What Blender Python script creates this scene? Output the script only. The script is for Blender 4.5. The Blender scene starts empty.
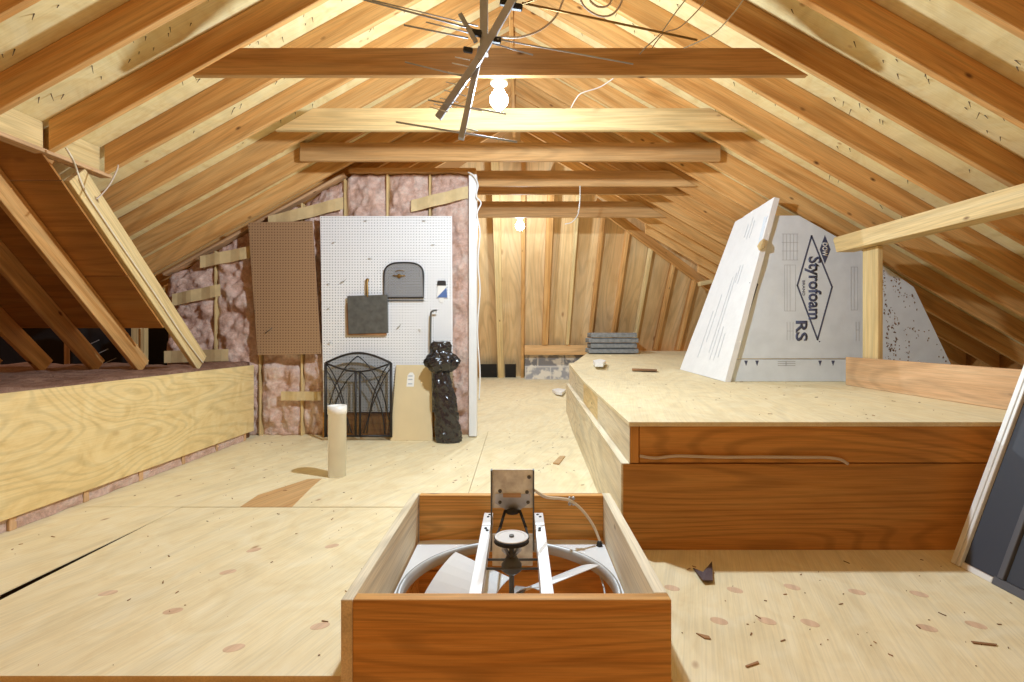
import bpy, bmesh, math, random
from mathutils import Vector, Matrix, noise
random.seed(7)
S = bpy.context.scene
COL = S.collection
F, CX, CY, H = 505.0, 519.0, 335.0, 0.935      # focal length (px), vanishing point, eye height (m)
def at(px, py, d): return Vector(((px-CX)*d/F, d, H-(py-CY)*d/F))
def onz(px, py, z): return at(px, py, (H-z)*F/(py-CY))

# ------------------------------------------------------------------ materials
def newmat(name):
    m = bpy.data.materials.new(name); m.use_nodes = True
    nt = m.node_tree; b = nt.nodes['Principled BSDF']
    return m, nt, b
def N(nt, t, **kw):
    n = nt.nodes.new(t)
    for k, v in kw.items():
        if k in n.inputs: n.inputs[k].default_value = v
        else: setattr(n, k, v)
    return n
def ramp(nt, fac, stops):
    r = nt.nodes.new('ShaderNodeValToRGB')
    el = r.color_ramp.elements
    while len(el) < len(stops): el.new(0.5)
    for e, (p, c) in zip(el, stops):
        e.position = p; e.color = (c[0], c[1], c[2], 1) if not isinstance(c, (int, float)) else (c, c, c, 1)
    nt.links.new(fac, r.inputs[0]); return r.outputs[0]
def mix(nt, fac, a, b, mode='MIX'):
    n = nt.nodes.new('ShaderNodeMix'); n.data_type = 'RGBA'; n.blend_type = mode
    for sock, v in ((n.inputs[0], fac), (n.inputs[6], a), (n.inputs[7], b)):
        if isinstance(v, bpy.types.NodeSocket): nt.links.new(v, sock)
        elif isinstance(v, (int, float)): sock.default_value = v if sock == n.inputs[0] else (v, v, v, 1)
        else: sock.default_value = (v[0], v[1], v[2], 1)
    return n.outputs[2]
def coords(nt, scale, rnd=True):
    tc = N(nt, 'ShaderNodeTexCoord'); out = tc.outputs['Object']
    if rnd:
        oi = N(nt, 'ShaderNodeObjectInfo')
        mu = N(nt, 'ShaderNodeVectorMath', operation='MULTIPLY')
        cb = N(nt, 'ShaderNodeCombineXYZ')
        for i in range(3): nt.links.new(oi.outputs['Random'], cb.inputs[i])
        nt.links.new(cb.outputs[0], mu.inputs[0]); mu.inputs[1].default_value = (37.0, 13.7, 21.3)
        ad = N(nt, 'ShaderNodeVectorMath', operation='ADD')
        nt.links.new(out, ad.inputs[0]); nt.links.new(mu.outputs[0], ad.inputs[1]); out = ad.outputs[0]
    def mp(sc):
        m = N(nt, 'ShaderNodeMapping'); nt.links.new(out, m.inputs[0]); m.inputs['Scale'].default_value = sc
        return m.outputs[0]
    return mp
def tex(nt, vec, t='ShaderNodeTexNoise', **kw):
    n = N(nt, t, **kw); nt.links.new(vec, n.inputs['Vector']); return n

def wood(name, lite, mid, dark, knots=0.55, rough=0.62, grain=(0.55, 9, 9), fine=0.16, spec=0.25, knotscale=(4.6, 9.5, 9.5), var=0.10, knotcol=(.13, .05, .018), wave=.06, dist=.9, fig=.14, figscale=(.35, 3.0, 3.0), rings=90.0):
    m, nt, b = newmat(name); L = nt.links.new
    mp = coords(nt, 1)
    n1 = tex(nt, mp(grain), Scale=1.6, Detail=5.0, Roughness=0.55, Distortion=dist)
    w = tex(nt, mp((grain[0]*.55, grain[1]*.9, grain[2]*.9)), 'ShaderNodeTexWave', Scale=1.1, Distortion=7.0, Detail=2.0)
    w.bands_direction = 'Y'; w.inputs['Detail Scale'].default_value = .7
    c1 = ramp(nt, n1.outputs[0], [(.3, lite), (.52, mid), (.75, dark)])
    c2 = ramp(nt, w.outputs[0], [(.0, 1-wave), (.55, 1.0), (1, 1+wave*.4)])
    c = mix(nt, 1.0, c1, c2, 'MULTIPLY')
    n2 = tex(nt, mp((4, 160, 160)), Scale=1.0, Detail=3.0, Roughness=.6)
    f = ramp(nt, n2.outputs[0], [(.35, 1-fine), (.6, 1.04)])
    c = mix(nt, 1.0, c, f, 'MULTIPLY')
    if fig:
        nf = tex(nt, mp(figscale), Scale=1.0, Detail=1.5, Roughness=.4, Distortion=.4)
        mu = N(nt, 'ShaderNodeMath', operation='MULTIPLY'); L(nf.outputs[0], mu.inputs[0]); mu.inputs[1].default_value = rings
        si = N(nt, 'ShaderNodeMath', operation='SINE'); L(mu.outputs[0], si.inputs[0])
        mm = N(nt, 'ShaderNodeMapRange'); L(si.outputs[0], mm.inputs[0]); mm.inputs[1].default_value = .1; mm.inputs[2].default_value = 1.0; mm.inputs[3].default_value = 1.0; mm.inputs[4].default_value = 1-fig
        c = mix(nt, 1.0, c, ramp(nt, mm.outputs[0], [(0, (0,0,0)), (1, (1,1,1))]), 'MULTIPLY')
    if knots:
        v = tex(nt, mp(knotscale), 'ShaderNodeTexVoronoi', Scale=1.0, Randomness=1.0)
        k = ramp(nt, v.outputs['Distance'], [(.04, .95), (.075, .6), (.13, 0.0)])
        g = N(nt, 'ShaderNodeSeparateColor'); L(v.outputs['Color'], g.inputs[0])
        t = N(nt, 'ShaderNodeMath', operation='LESS_THAN'); L(g.outputs[0], t.inputs[0]); t.inputs[1].default_value = knots
        u = N(nt, 'ShaderNodeMath', operation='MULTIPLY'); L(k, u.inputs[0]); L(t.outputs[0], u.inputs[1])
        c = mix(nt, u.outputs[0], c, knotcol)
    oi = N(nt, 'ShaderNodeObjectInfo')
    mr = N(nt, 'ShaderNodeMapRange'); L(oi.outputs['Random'], mr.inputs[0])
    mr.inputs[3].default_value = 1-var; mr.inputs[4].default_value = 1+var*.6
    hs = N(nt, 'ShaderNodeHueSaturation'); L(mr.outputs[0], hs.inputs['Value']); L(c, hs.inputs['Color'])
    L(hs.outputs[0], b.inputs['Base Color'])
    b.inputs['Roughness'].default_value = rough; b.inputs['Specular IOR Level'].default_value = spec
    bp = N(nt, 'ShaderNodeBump', Strength=.12, Distance=.004); L(n2.outputs[0], bp.inputs['Height']); L(bp.outputs[0], b.inputs['Normal'])
    return m

def plain(name, col, rough=.6, metal=0.0, spec=.4, noise_amt=0.0, nscale=8.0, bump=0.0, bscale=60.0):
    m, nt, b = newmat(name); L = nt.links.new
    b.inputs['Roughness'].default_value = rough; b.inputs['Metallic'].default_value = metal
    b.inputs['Specular IOR Level'].default_value = spec
    mp = coords(nt, 1)
    n = tex(nt, mp((1, 1, 1)), Scale=nscale, Detail=4.0)
    lo = [x*(1-noise_amt) for x in col]; hi = [min(1, x*(1+noise_amt)) for x in col]
    L(ramp(nt, n.outputs[0], [(.3, lo), (.7, hi)]), b.inputs['Base Color'])
    if bump:
        n2 = tex(nt, mp((1, 1, 1)), Scale=bscale, Detail=5.0)
        bp = N(nt, 'ShaderNodeBump', Strength=bump, Distance=.01); L(n2.outputs[0], bp.inputs['Height']); L(bp.outputs[0], b.inputs['Normal'])
    return m

M = {}
M['rafter']  = wood('rafter_lumber', (.81,.49,.20), (.73,.39,.135), (.56,.255,.07), knots=.4)
M['tie']     = wood('tie_lumber', (.70,.43,.19), (.63,.36,.145), (.52,.27,.09), knots=.3)
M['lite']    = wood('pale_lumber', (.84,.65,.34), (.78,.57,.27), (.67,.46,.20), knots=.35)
M['header']  = wood('reddish_lumber', (.76,.50,.28), (.69,.42,.22), (.57,.32,.15), knots=.25)
M['board']   = wood('brown_board', (.66,.33,.09), (.61,.285,.07), (.51,.22,.05), knots=.25, grain=(.8, 8, 8), knotscale=(2.4, 6, 6), fig=.22, figscale=(.35,2.6,2.6), rings=150)
M['cream']   = wood('cream_board', (.88,.79,.60), (.85,.74,.53), (.78,.64,.42), knots=.2, grain=(.8,6,6))  # lit copy of the box wood: lamp brightness put into the colour
M['fir']     = wood('orange_fir', (.84,.47,.15), (.77,.40,.11), (.62,.29,.065), knots=.35, grain=(.9, 12, 12), knotscale=(3.2, 9, 9), fine=.18, fig=.22, figscale=(.35,4,4), rings=150)  # shaded copy of the same box wood: warm shade put into the colour
M['ply']     = wood('floor_plywood', (.87,.76,.52), (.84,.71,.45), (.79,.64,.38), knots=.10, grain=(2.2, 3.2, 3.2), knotscale=(5, 9, 9), knotcol=(.46,.29,.17), var=.02, rough=.8, wave=.0, fine=.07, dist=2.5, fig=.06, figscale=(.7,2.2,2.2), rings=40)
M['roofply'] = wood('roof_sheathing', (.86,.73,.42), (.82,.67,.35), (.75,.57,.27), knots=.3, grain=(3.2, 2.6, 2.6), knotscale=(6, 8, 8), knotcol=(.50,.30,.13), var=.02, rough=.75, wave=.0, fine=.06, dist=2.5, fig=.07, figscale=(2.4,.8,.8), rings=36)
M['kneeply'] = wood('knee_panel_plywood', (.85,.67,.35), (.81,.61,.29), (.72,.51,.22), knots=.25, grain=(2.0, 3.2, 3.2), knotscale=(2.2, 3.6, 3.6), knotcol=(.26,.11,.04), var=.02, wave=.0, fine=.05, dist=3.0, fig=.13, figscale=(.6,2.0,2.0), rings=190)
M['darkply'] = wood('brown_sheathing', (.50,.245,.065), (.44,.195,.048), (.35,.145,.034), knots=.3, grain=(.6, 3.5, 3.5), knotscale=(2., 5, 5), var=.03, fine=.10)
M['backply'] = wood('back_sheathing', (.82,.61,.35), (.75,.52,.26), (.63,.40,.18), knots=.4, grain=(.6, 2.2, 2.2), knotscale=(1.8, 4.5, 4.5), knotcol=(.30,.13,.05), var=.03, wave=.05, fine=.08)
M['patch']   = wood('veneer_patch', (.74,.54,.37), (.69,.48,.32), (.60,.40,.26), knots=0, fine=.06, fig=0)
M['stain']   = wood('stained_plywood', (.66,.42,.20), (.61,.37,.165), (.55,.31,.13), knots=0, grain=(.9, 4.5, 4.5), fine=.06)
M['beige']   = plain('beige_board', (.76,.62,.38), .5, noise_amt=.05, nscale=4)
M['pink']    = None
M['white']   = plain('white_paint', (.86,.87,.88), .35, spec=.5, noise_amt=.02)
M['ivory']   = plain('ivory_plastic', (.93,.91,.87), .35, spec=.5, noise_amt=.04)
M['cordwhite'] = plain('cream_cable_jacket', (.80,.70,.54), .45)
M['greycord'] = plain('grey_cable_jacket', (.60,.50,.42), .5)
M['black']   = plain('black_metal', (.018,.015,.015), .45, spec=.5)
M['rubber']  = plain('black_rubber', (.02,.02,.022), .55)
M['tar']     = plain('tar_paper', (.012,.011,.011), .7, noise_amt=.3, nscale=10)
M['plastic'] = plain('black_bag_plastic', (.012,.012,.018), .16, spec=.9, bump=1.0, bscale=17)
M['galv']    = plain('galvanised_steel', (.55,.56,.57), .35, metal=.85, noise_amt=.18, nscale=14)
M['greymetal'] = plain('grey_ring_metal', (.50,.50,.49), .45, metal=.35, noise_amt=.1)
M['alu']     = plain('aluminium_frame', (.84,.83,.79), .4, metal=.15, noise_amt=.08)
M['darkframe'] = plain('grey_frame', (.13,.135,.15), .45, metal=.3)
M['antenna'] = plain('dull_aluminium', (.46,.48,.53), .5, metal=.5, noise_amt=.2)
M['brass']   = plain('tarnished_brass', (.30,.18,.06), .4, metal=.8)
M['slate']   = plain('dark_grey_iron', (.12,.12,.11), .5, metal=.2, noise_amt=.2, nscale=20)
M['foam']    = plain('pale_blue_foam', (.73,.79,.86), .7, spec=.2, noise_amt=.05, nscale=9, bump=.12, bscale=25)
M['foamwhite'] = plain('white_foam', (.86,.86,.86), .7, spec=.2, noise_amt=.03, nscale=9, bump=.15, bscale=22)
M['ink']     = plain('navy_print', (.075,.085,.15), .6)
M['faintink'] = plain('faint_grey_print', (.46,.49,.54), .6)
M['palerink'] = plain('very_faint_print', (.78,.79,.81), .7)
M['foamdirt'] = plain('brown_paper_residue', (.20,.12,.08), .8, noise_amt=.3)
M['paper']   = plain('white_label_paper', (.9,.89,.86), .6)
M['bluecloth'] = plain('blue_plastic', (.10,.18,.42), .4)
M['kraft']   = plain('kraft_paper', (.66,.50,.26), .65, noise_amt=.12, nscale=12)
M['shingle'] = plain('grey_panel_coating', (.24,.24,.23), .75, noise_amt=.25, nscale=20)
M['scrap']   = plain('dark_purple_scrap', (.10,.07,.075), .8, noise_amt=.3)
M['chip']    = plain('brown_wood_chip', (.30,.155,.07), .8, noise_amt=.5, nscale=3)
M['nail']    = plain('dark_nail', (.10,.06,.03), .6)
M['porcelain'] = plain('lampholder_porcelain', (.75,.72,.66), .3)
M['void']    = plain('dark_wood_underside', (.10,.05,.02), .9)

def pink_mat(name, a, b_, c):
    m, nt, b = newmat(name); L = nt.links.new
    mp = coords(nt, 1)
    n = tex(nt, mp((1, 1, 1)), Scale=7.0, Detail=8.0, Roughness=.7, Distortion=.8)
    n2 = tex(nt, mp((1, 1, 1)), Scale=45.0, Detail=6.0, Roughness=.8)
    col = ramp(nt, n.outputs[0], [(.28, c), (.5, b_), (.68, a)])
    col = mix(nt, 1.0, col, ramp(nt, n2.outputs[0], [(.3, .72), (.6, 1.05)]), 'MULTIPLY')
    L(col, b.inputs['Base Color']); b.inputs['Roughness'].default_value = .95; b.inputs['Specular IOR Level'].default_value = .1
    bp = N(nt, 'ShaderNodeBump', Strength=.9, Distance=.02); L(n2.outputs[0], bp.inputs['Height']); L(bp.outputs[0], b.inputs['Normal'])
    return m
M['pink']  = pink_mat('pink_fibreglass', (.94,.76,.66), (.86,.59,.48), (.60,.33,.22))
M['loose'] = pink_mat('loose_fill_insulation', (.46,.28,.20), (.36,.20,.14), (.22,.11,.07))

def peg_mat(name, col, hole, pitch=.0254, rad=.17):
    m, nt, b = newmat(name); L = nt.links.new
    tc = N(nt, 'ShaderNodeTexCoord')
    sc = N(nt, 'ShaderNodeVectorMath', operation='SCALE'); L(tc.outputs['Object'], sc.inputs[0]); sc.inputs['Scale'].default_value = 1/pitch
    fr = N(nt, 'ShaderNodeVectorMath', operation='FRACTION'); L(sc.outputs[0], fr.inputs[0])
    sb = N(nt, 'ShaderNodeVectorMath', operation='SUBTRACT'); L(fr.outputs[0], sb.inputs[0]); sb.inputs[1].default_value = (.5, .5, .5)
    mu = N(nt, 'ShaderNodeVectorMath', operation='MULTIPLY'); L(sb.outputs[0], mu.inputs[0]); mu.inputs[1].default_value = (1, 0, 1)
    ln = N(nt, 'ShaderNodeVectorMath', operation='LENGTH'); L(mu.outputs[0], ln.inputs[0])
    lt = N(nt, 'ShaderNodeMath', operation='LESS_THAN'); L(ln.outputs['Value'], lt.inputs[0]); lt.inputs[1].default_value = rad
    L(mix(nt, lt.outputs[0], col, hole), b.inputs['Base Color']); b.inputs['Roughness'].default_value = .5
    return m
M['pegwhite'] = peg_mat('white_pegboard', (.88,.89,.91), (.16,.17,.20), rad=.19)
M['pegbrown'] = peg_mat('brown_pegboard', (.40,.245,.135), (.12,.06,.025), rad=.22)

def screen_mat(name, col, opac, rough=.6):
    m, nt, b = newmat(name); L = nt.links.new
    b.inputs['Base Color'].default_value = (*col, 1); b.inputs['Roughness'].default_value = rough
    b.inputs['Alpha'].default_value = opac
    return m
M['mesh']   = screen_mat('fine_wire_mesh', (.03,.028,.03), .30)
M['gmesh']  = screen_mat('grey_wire_mesh', (.30,.30,.31), .45)
M['wmesh']  = screen_mat('insect_screen_mesh', (.045,.05,.065), .93)
M['smoke']  = plain('stained_steel_plate', (.86,.80,.68), .4, metal=.1, noise_amt=.3, nscale=22)

def block_mat():
    m, nt, b = newmat('cinder_block'); L = nt.links.new
    mp = coords(nt, 1, False)
    br = N(nt, 'ShaderNodeTexBrick', Scale=1.0); 
    rot = N(nt, 'ShaderNodeMapping'); rot.inputs['Rotation'].default_value = (math.pi/2, 0, 0)
    tc = N(nt, 'ShaderNodeTexCoord'); L(tc.outputs['Object'], rot.inputs[0]); L(rot.outputs[0], br.inputs['Vector'])
    br.inputs['Brick Width'].default_value = .42; br.inputs['Row Height'].default_value = .21; br.inputs['Mortar Size'].default_value = .012
    br.inputs['Color1'].default_value = (.34,.32,.31,1); br.inputs['Color2'].default_value = (.22,.21,.21,1); br.inputs['Mortar'].default_value = (.55,.50,.44,1)
    n = tex(nt, mp((1, 1, 1)), Scale=6.0, Detail=5.0)
    s = ramp(nt, n.outputs[0], [(.48, 0), (.56, 1)])
    L(mix(nt, s, br.outputs[0], (.70,.62,.50)), b.inputs['Base Color']); b.inputs['Roughness'].default_value = .9
    return m
M['block'] = block_mat()

def bulb_mat(name, strength):
    m = bpy.data.materials.new(name); m.use_nodes = True; nt = m.node_tree
    for n in list(nt.nodes): nt.nodes.remove(n)
    o = N(nt, 'ShaderNodeOutputMaterial'); a = N(nt, 'ShaderNodeAddShader')
    t = N(nt, 'ShaderNodeBsdfTransparent'); e = N(nt, 'ShaderNodeEmission'); e.inputs[0].default_value = (1, .93, .82, 1); e.inputs[1].default_value = strength
    nt.links.new(t.outputs[0], a.inputs[0]); nt.links.new(e.outputs[0], a.inputs[1]); nt.links.new(a.outputs[0], o.inputs[0])
    return m
M['bulb'] = bulb_mat('glowing_bulb', 14.0)

# ------------------------------------------------------------------ builders
def frame(o, xd=(1,0,0), zh=(0,0,1)):
    x = Vector(xd).normalized(); z = Vector(zh); y = z.cross(x)
    if y.length < 1e-5: y = Vector((0,1,0)).cross(x)
    y.normalize(); z = x.cross(y)
    m = Matrix.Identity(4)
    for i in range(3): m[i][0] = x[i]; m[i][1] = y[i]; m[i][2] = z[i]; m[i][3] = o[i]
    return m
def link(name, bm, mats, parent=None, fr=None, smooth=False, bevel=0.0):
    """bm holds world coordinates"""
    bmesh.ops.remove_doubles(bm, verts=bm.verts, dist=1e-6)
    bmesh.ops.recalc_face_normals(bm, faces=bm.faces)
    if bevel:
        es = [e for e in bm.edges if len(e.link_faces) == 2 and e.calc_face_angle(0) > .6]
        bmesh.ops.bevel(bm, geom=es, offset=bevel, segments=1, affect='EDGES', profile=.5)
    if fr is None:
        c = Vector((0,0,0)); n = max(1, len(bm.verts))
        for v in bm.verts: c += v.co
        c /= n
        fr = Matrix.Translation(c)
    inv = fr.inverted()
    bm.transform(inv)
    me = bpy.data.meshes.new(name); bm.to_mesh(me); bm.free()
    if not isinstance(mats, (list, tuple)): mats = [mats]
    for m in mats: me.materials.append(M[m] if isinstance(m, str) else m)
    if smooth:
        for p in me.polygons: p.use_smooth = True
    o = bpy.data.objects.new(name, me); COL.objects.link(o)
    if parent is not None:
        o.parent = parent; o.matrix_local = WM[parent.name].inverted() @ fr
    else: o.matrix_world = fr
    WM[o.name] = fr.copy()
    return o
WM = {}
def tag(o, label, cat, group=None, kind=None):
    o['label'] = label; o['category'] = cat
    if group: o['group'] = group
    if kind: o['kind'] = kind
    return o
def struct(o): o['kind'] = 'structure'; return o
def thing(name, label, cat, loc, group=None):
    o = bpy.data.objects.new(name, None); COL.objects.link(o); o.empty_display_size = .1
    fr = Matrix.Translation(Vector(loc)); o.matrix_world = fr; WM[o.name] = fr
    return tag(o, label, cat, group)
def B(): return bmesh.new()
def prism(bm, pts, ext, mi=0):
    e = Vector(ext); a = [bm.verts.new(Vector(p)) for p in pts]; b = [bm.verts.new(Vector(p)+e) for p in pts]
    fs = [bm.faces.new(a), bm.faces.new(list(reversed(b)))]
    n = len(a)
    for i in range(n): fs.append(bm.faces.new((a[i], b[i], b[(i+1) % n], a[(i+1) % n])))
    for f in fs: f.material_index = mi
    return bm
def box(bm, x0, x1, y0, y1, z0, z1, mi=0):
    return prism(bm, [(x0,y0,z0),(x1,y0,z0),(x1,y0,z1),(x0,y0,z1)], (0, y1-y0, 0), mi)
def obox(bm, p0, p1, w, h, up=(0,0,1), mi=0):
    """bar from p0 to p1, h along 'up', w across; p0/p1 on the axis"""
    p0 = Vector(p0); p1 = Vector(p1); x = (p1-p0).normalized(); z = Vector(up); z = (z - x*z.dot(x)).normalized(); y = z.cross(x)
    q = [p0+y*a*w/2+z*b*h/2 for a, b in ((-1,-1),(1,-1),(1,1),(-1,1))]
    return prism(bm, q, p1-p0, mi)
def tube(bm, pts, r, seg=8, mi=0, closed=False):
    pts = [Vector(p) for p in pts]; n = len(pts); rings = []
    rs = r if isinstance(r, (list, tuple)) else [r]*n
    ref = None
    for i, p in enumerate(pts):
        a = pts[(i-1) % n] if (closed or i > 0) else pts[i]; b = pts[(i+1) % n] if (closed or i < n-1) else pts[i]
        t = (b-a).normalized()
        if ref is None:
            ref = Vector((0,0,1)) if abs(t.z) < .9 else Vector((1,0,0))
        u = (ref - t*ref.dot(t)).normalized(); ref = u; v = t.cross(u)
        rings.append([bm.verts.new(p + (u*math.cos(2*math.pi*k/seg)+v*math.sin(2*math.pi*k/seg))*rs[i]) for k in range(seg)])
    m = n if closed else n-1
    for i in range(m):
        A, C = rings[i], rings[(i+1) % n]
        for k in range(seg): bm.faces.new((A[k], A[(k+1) % seg], C[(k+1) % seg], C[k])).material_index = mi
    if not closed:
        bm.faces.new(list(reversed(rings[0]))).material_index = mi; bm.faces.new(rings[-1]).material_index = mi
    return bm
def lathe(bm, c, prof, seg=24, axis=(0,0,1), mi=0):
    c = Vector(c); z = Vector(axis).normalized(); x = z.orthogonal().normalized(); y = z.cross(x); rings = []
    for r, h in prof:
        r = max(r, 1e-4)
        rings.append([bm.verts.new(c+z*h+(x*math.cos(2*math.pi*k/seg)+y*math.sin(2*math.pi*k/seg))*r) for k in range(seg)])
    for A, C in zip(rings, rings[1:]):
        for k in range(seg): bm.faces.new((A[k], A[(k+1) % seg], C[(k+1) % seg], C[k])).material_index = mi
    bm.faces.new(list(reversed(rings[0]))).material_index = mi; bm.faces.new(rings[-1]).material_index = mi
    return bm
def smoothpath(pts, sub=6):
    pts = [Vector(p) for p in pts]; out = []
    for i in range(len(pts)-1):
        p0 = pts[max(i-1, 0)]; p1 = pts[i]; p2 = pts[i+1]; p3 = pts[min(i+2, len(pts)-1)]
        for k in range(sub):
            t = k/sub
            out.append(.5*((2*p1)+(p2-p0)*t+(2*p0-5*p1+4*p2-p3)*t*t+(3*p1-p0-3*p2+p3)*t**3))
    out.append(pts[-1]); return out
def lumber(name, p0, p1, w, h, mat, up=(0,0,1), parent=None, bevel=.003):
    bm = B(); obox(bm, p0, p1, w, h, up)
    mid = (Vector(p0)+Vector(p1))/2
    return link(name, bm, mat, parent, frame(mid, Vector(p1)-Vector(p0), up), bevel=bevel)

# ------------------------------------------------------------------ roof data
XR, ZR, SL, SR, VD, TH = -.06, 3.31, .555, .572, .17, .036
def zb(x): return ZR - (SL*(XR-x) if x < XR else SR*(x-XR))      # underside of the rafters
U = .368
RAFT = [2.73 + U*(k-2) for k in range(0, 24)]                    # front faces R0, R1, ...
BK, BS = 8.73, .766                                              # back slope  d + BS*z = BK
CR = 4.64                                                        # cross roof underside  d + z = CR
ORD = ['first','second','third','fourth','fifth','sixth','seventh','eighth','ninth','tenth','eleventh','twelfth','thirteenth','fourteenth','fifteenth','sixteenth','seventeenth','eighteenth','nineteenth','twentieth','twenty-first']

# ------------------------------------------------------------------ floor
bm = B()
T = .018
def slab(pts, mi=0, t=T): prism(bm, [(x, y, 0) for x, y in pts], (0, 0, -t), mi)
slab([(-2.46,1.385),(-1.90,1.385),(-1.872,1.80),(-1.835,2.56),(-1.835,2.745),(-2.46,2.745)], 0, .004)
slab([(-1.83,1.385),(-.47,1.385),(-.47,2.74),(-1.83,2.74)])
slab([(-2.46,2.748),(-.30,2.748),(-.30,4.9),(-2.46,4.9)])
slab([(-.467,2.24),(.46,2.24),(.46,2.745),(-.467,2.745)])
slab([(-.297,2.748),(.9,2.748),(.9,4.9),(-.297,4.9)])
zf = lambda d: .0572*(d-4.9)
for y0_, y1_ in ((4.903,6.8),(6.803,8.75)): prism(bm, [(-2.46,y0_,zf(y0_)),(1.9,y0_,zf(y0_)),(1.9,y1_,zf(y1_)),(-2.46,y1_,zf(y1_))], (0,0,-T))
slab([(-6.2,.3),(-2.462,.3),(-2.462,4.62),(-6.2,4.62)])
slab([(-6.2,4.62),(-2.462,4.62),(-2.462,5.37),(-6.2,5.37)])
slab([(.415,1.02),(2.9,1.02),(2.9,2.23),(.415,2.23)])
slab([(.46,2.233),(2.9,2.233),(2.9,2.745),(.46,2.745)])
def oval(px, py, rx, ry, ang):
    c = onz(px, py, 0); 
    vs = [bm.verts.new((c.x+rx*math.cos(t)*math.cos(ang)-ry*math.sin(t)*math.sin(ang), c.y+rx*math.cos(t)*math.sin(ang)+ry*math.sin(t)*math.cos(ang), .0006)) for t in [2*math.pi*i/18 for i in range(18)]]
    vs2 = [bm.verts.new(v.co - Vector((0,0,.002))) for v in vs]
    bm.faces.new(vs).material_index = 1
    for i in range(18): bm.faces.new((vs[i], vs2[i], vs2[(i+1) % 18], vs[(i+1) % 18])).material_index = 1
for px, py in [(735,590),(792,587),(857,592),(919,594),(719,621),(767,621),(810,623),(927,628),(976,625),(672,588)]:
    oval(px, py, .028, .020, -.5+random.uniform(-.2,.2))
for px, py in [(108,593),(173,611),(228,572),(254,550),(234,648),(320,626),(332,546)]:
    oval(px, py, .030, .019, .5+random.uniform(-.2,.2))
sp = [onz(240,507,0),onz(292,507,0),onz(312,487,0),onz(322,478.5,0),onz(308,479,0),onz(280,488,0),onz(258,495,0)]
prism(bm, [(p.x, p.y, .0005) for p in sp], (0,0,-.002), 2)
fl = struct(link('floor', bm, ['ply','patch','stain'], fr=frame((0,0,0), (.35,1,0))))
bm = B()
box(bm, -2.46, -.47, .4, 1.46, -.045, -.019); box(bm, .415, 2.9, .4, 1.02, -.045, -.019)
struct(link('floor', bm, 'board', fr=frame((0,0,0), (1,0,0))))
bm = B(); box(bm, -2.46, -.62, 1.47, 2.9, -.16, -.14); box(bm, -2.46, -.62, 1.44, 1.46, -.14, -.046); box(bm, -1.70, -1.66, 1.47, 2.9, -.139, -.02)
struct(link('floor', bm, 'void'))  # dark boxes added under the seam; the gap's shade is in their colour

# ------------------------------------------------------------------ roof sheathing (ceiling)
def zt(x): return zb(x)+VD
bm = B()
def slopepoly(bm, pts, up=.012):
    prism(bm, [(x, d, zt(x)) for x, d in pts], (0,0,up))
D0 = .35
slopepoly(bm, [(XR,D0),(XR,6.0),(-3.9,6.0),(-3.9,3.65),(-2.72,2.99),(-2.72,D0)])
struct(link('ceiling', bm, 'roofply', fr=frame((XR,0,ZR), (1,0,SL))))
bm = B()
def dmax(x): return BK - BS*zt(x)
slopepoly(bm, [(XR,D0),(4.75,D0),(4.75,dmax(4.75)),(XR,dmax(XR))])
struct(link('ceiling', bm, 'roofply', fr=frame((XR,0,ZR), (1,0,-SR))))
# back slope sheathing
def bp(x, z, off=0): return (x, BK-BS*z+off, z)
bm = B(); BD = .19
zz = lambda x: zt(x)+.02
prism(bm, [bp(-2.6,.16,BD),bp(4.75,.16,BD),bp(4.75,zz(4.75),BD),bp(XR,zz(XR),BD),bp(-2.6,zz(-2.6),BD)], (0,.012,0))
struct(link('ceiling', bm, 'backply', fr=frame(bp(0,0), (0,-BS,1), (0,-1,-BS))))
# brown sheathing of the cross roof behind the left header: three lapped courses
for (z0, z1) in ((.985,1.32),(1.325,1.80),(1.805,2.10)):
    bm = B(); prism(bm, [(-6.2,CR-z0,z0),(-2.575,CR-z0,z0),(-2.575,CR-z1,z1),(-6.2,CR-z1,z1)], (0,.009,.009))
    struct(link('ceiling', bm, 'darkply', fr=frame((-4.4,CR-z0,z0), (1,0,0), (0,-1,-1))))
# added closures of the side wing; the unseen ones keep world light out
bm = B(); box(bm, -6.2, -3.2, 5.35, 5.37, .3, 1.4); struct(link('wall_left', bm, 'tar'))  # dark eave opening: the black colour stands in for its shade
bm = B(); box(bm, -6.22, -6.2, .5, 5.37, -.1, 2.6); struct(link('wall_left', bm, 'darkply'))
bm = B(); prism(bm, [(-6.2,.15,.3),(-2.75,.15,.3),(-2.75,2.1,2.10),(-6.2,2.1,2.10)], (0,-.01,.01)); struct(link('ceiling', bm, 'darkply', fr=frame((-4.4,1,1), (1,0,0), (0,1,-1))))  # unseen slope, added against world light from the side
bm = B(); prism(bm, [(-6.2,2.1,2.10),(-2.73,2.1,2.10),(-2.73,2.54,2.10),(-6.2,2.54,2.10)], (0,0,.012)); struct(link('ceiling', bm, 'darkply'))  # unseen flat piece, added to shut the same light out above

bm = B(); box(bm, 4.72, 4.74, .35, 8.2, -.02, .745); struct(link('wall_right', bm, 'darkply'))
# nail tips that come through the sheathing
bm = B()
rn = random.Random(3)
for side in (-1, 1):
    for k in range(0, 6):
        for i in range(46):
            x = rn.uniform(.5, 3.0)*side + XR; d = RAFT[k]-rn.uniform(.04, U-.06)
            if side < 0 and x < -2.5: continue
            p = Vector((x, d, zt(x))); a = Vector((rn.uniform(-.5,.5), rn.uniform(-.6,.2), -1)).normalized()
            tube(bm, [p+Vector((0,0,.004)), p+a*rn.uniform(.014,.04)], [.003,.001], 5)
o = link('roofing_nails', bm, 'nail'); tag(o, 'dark shingle nail tips poking through the plywood between the rafters', 'nails', kind='stuff')

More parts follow.
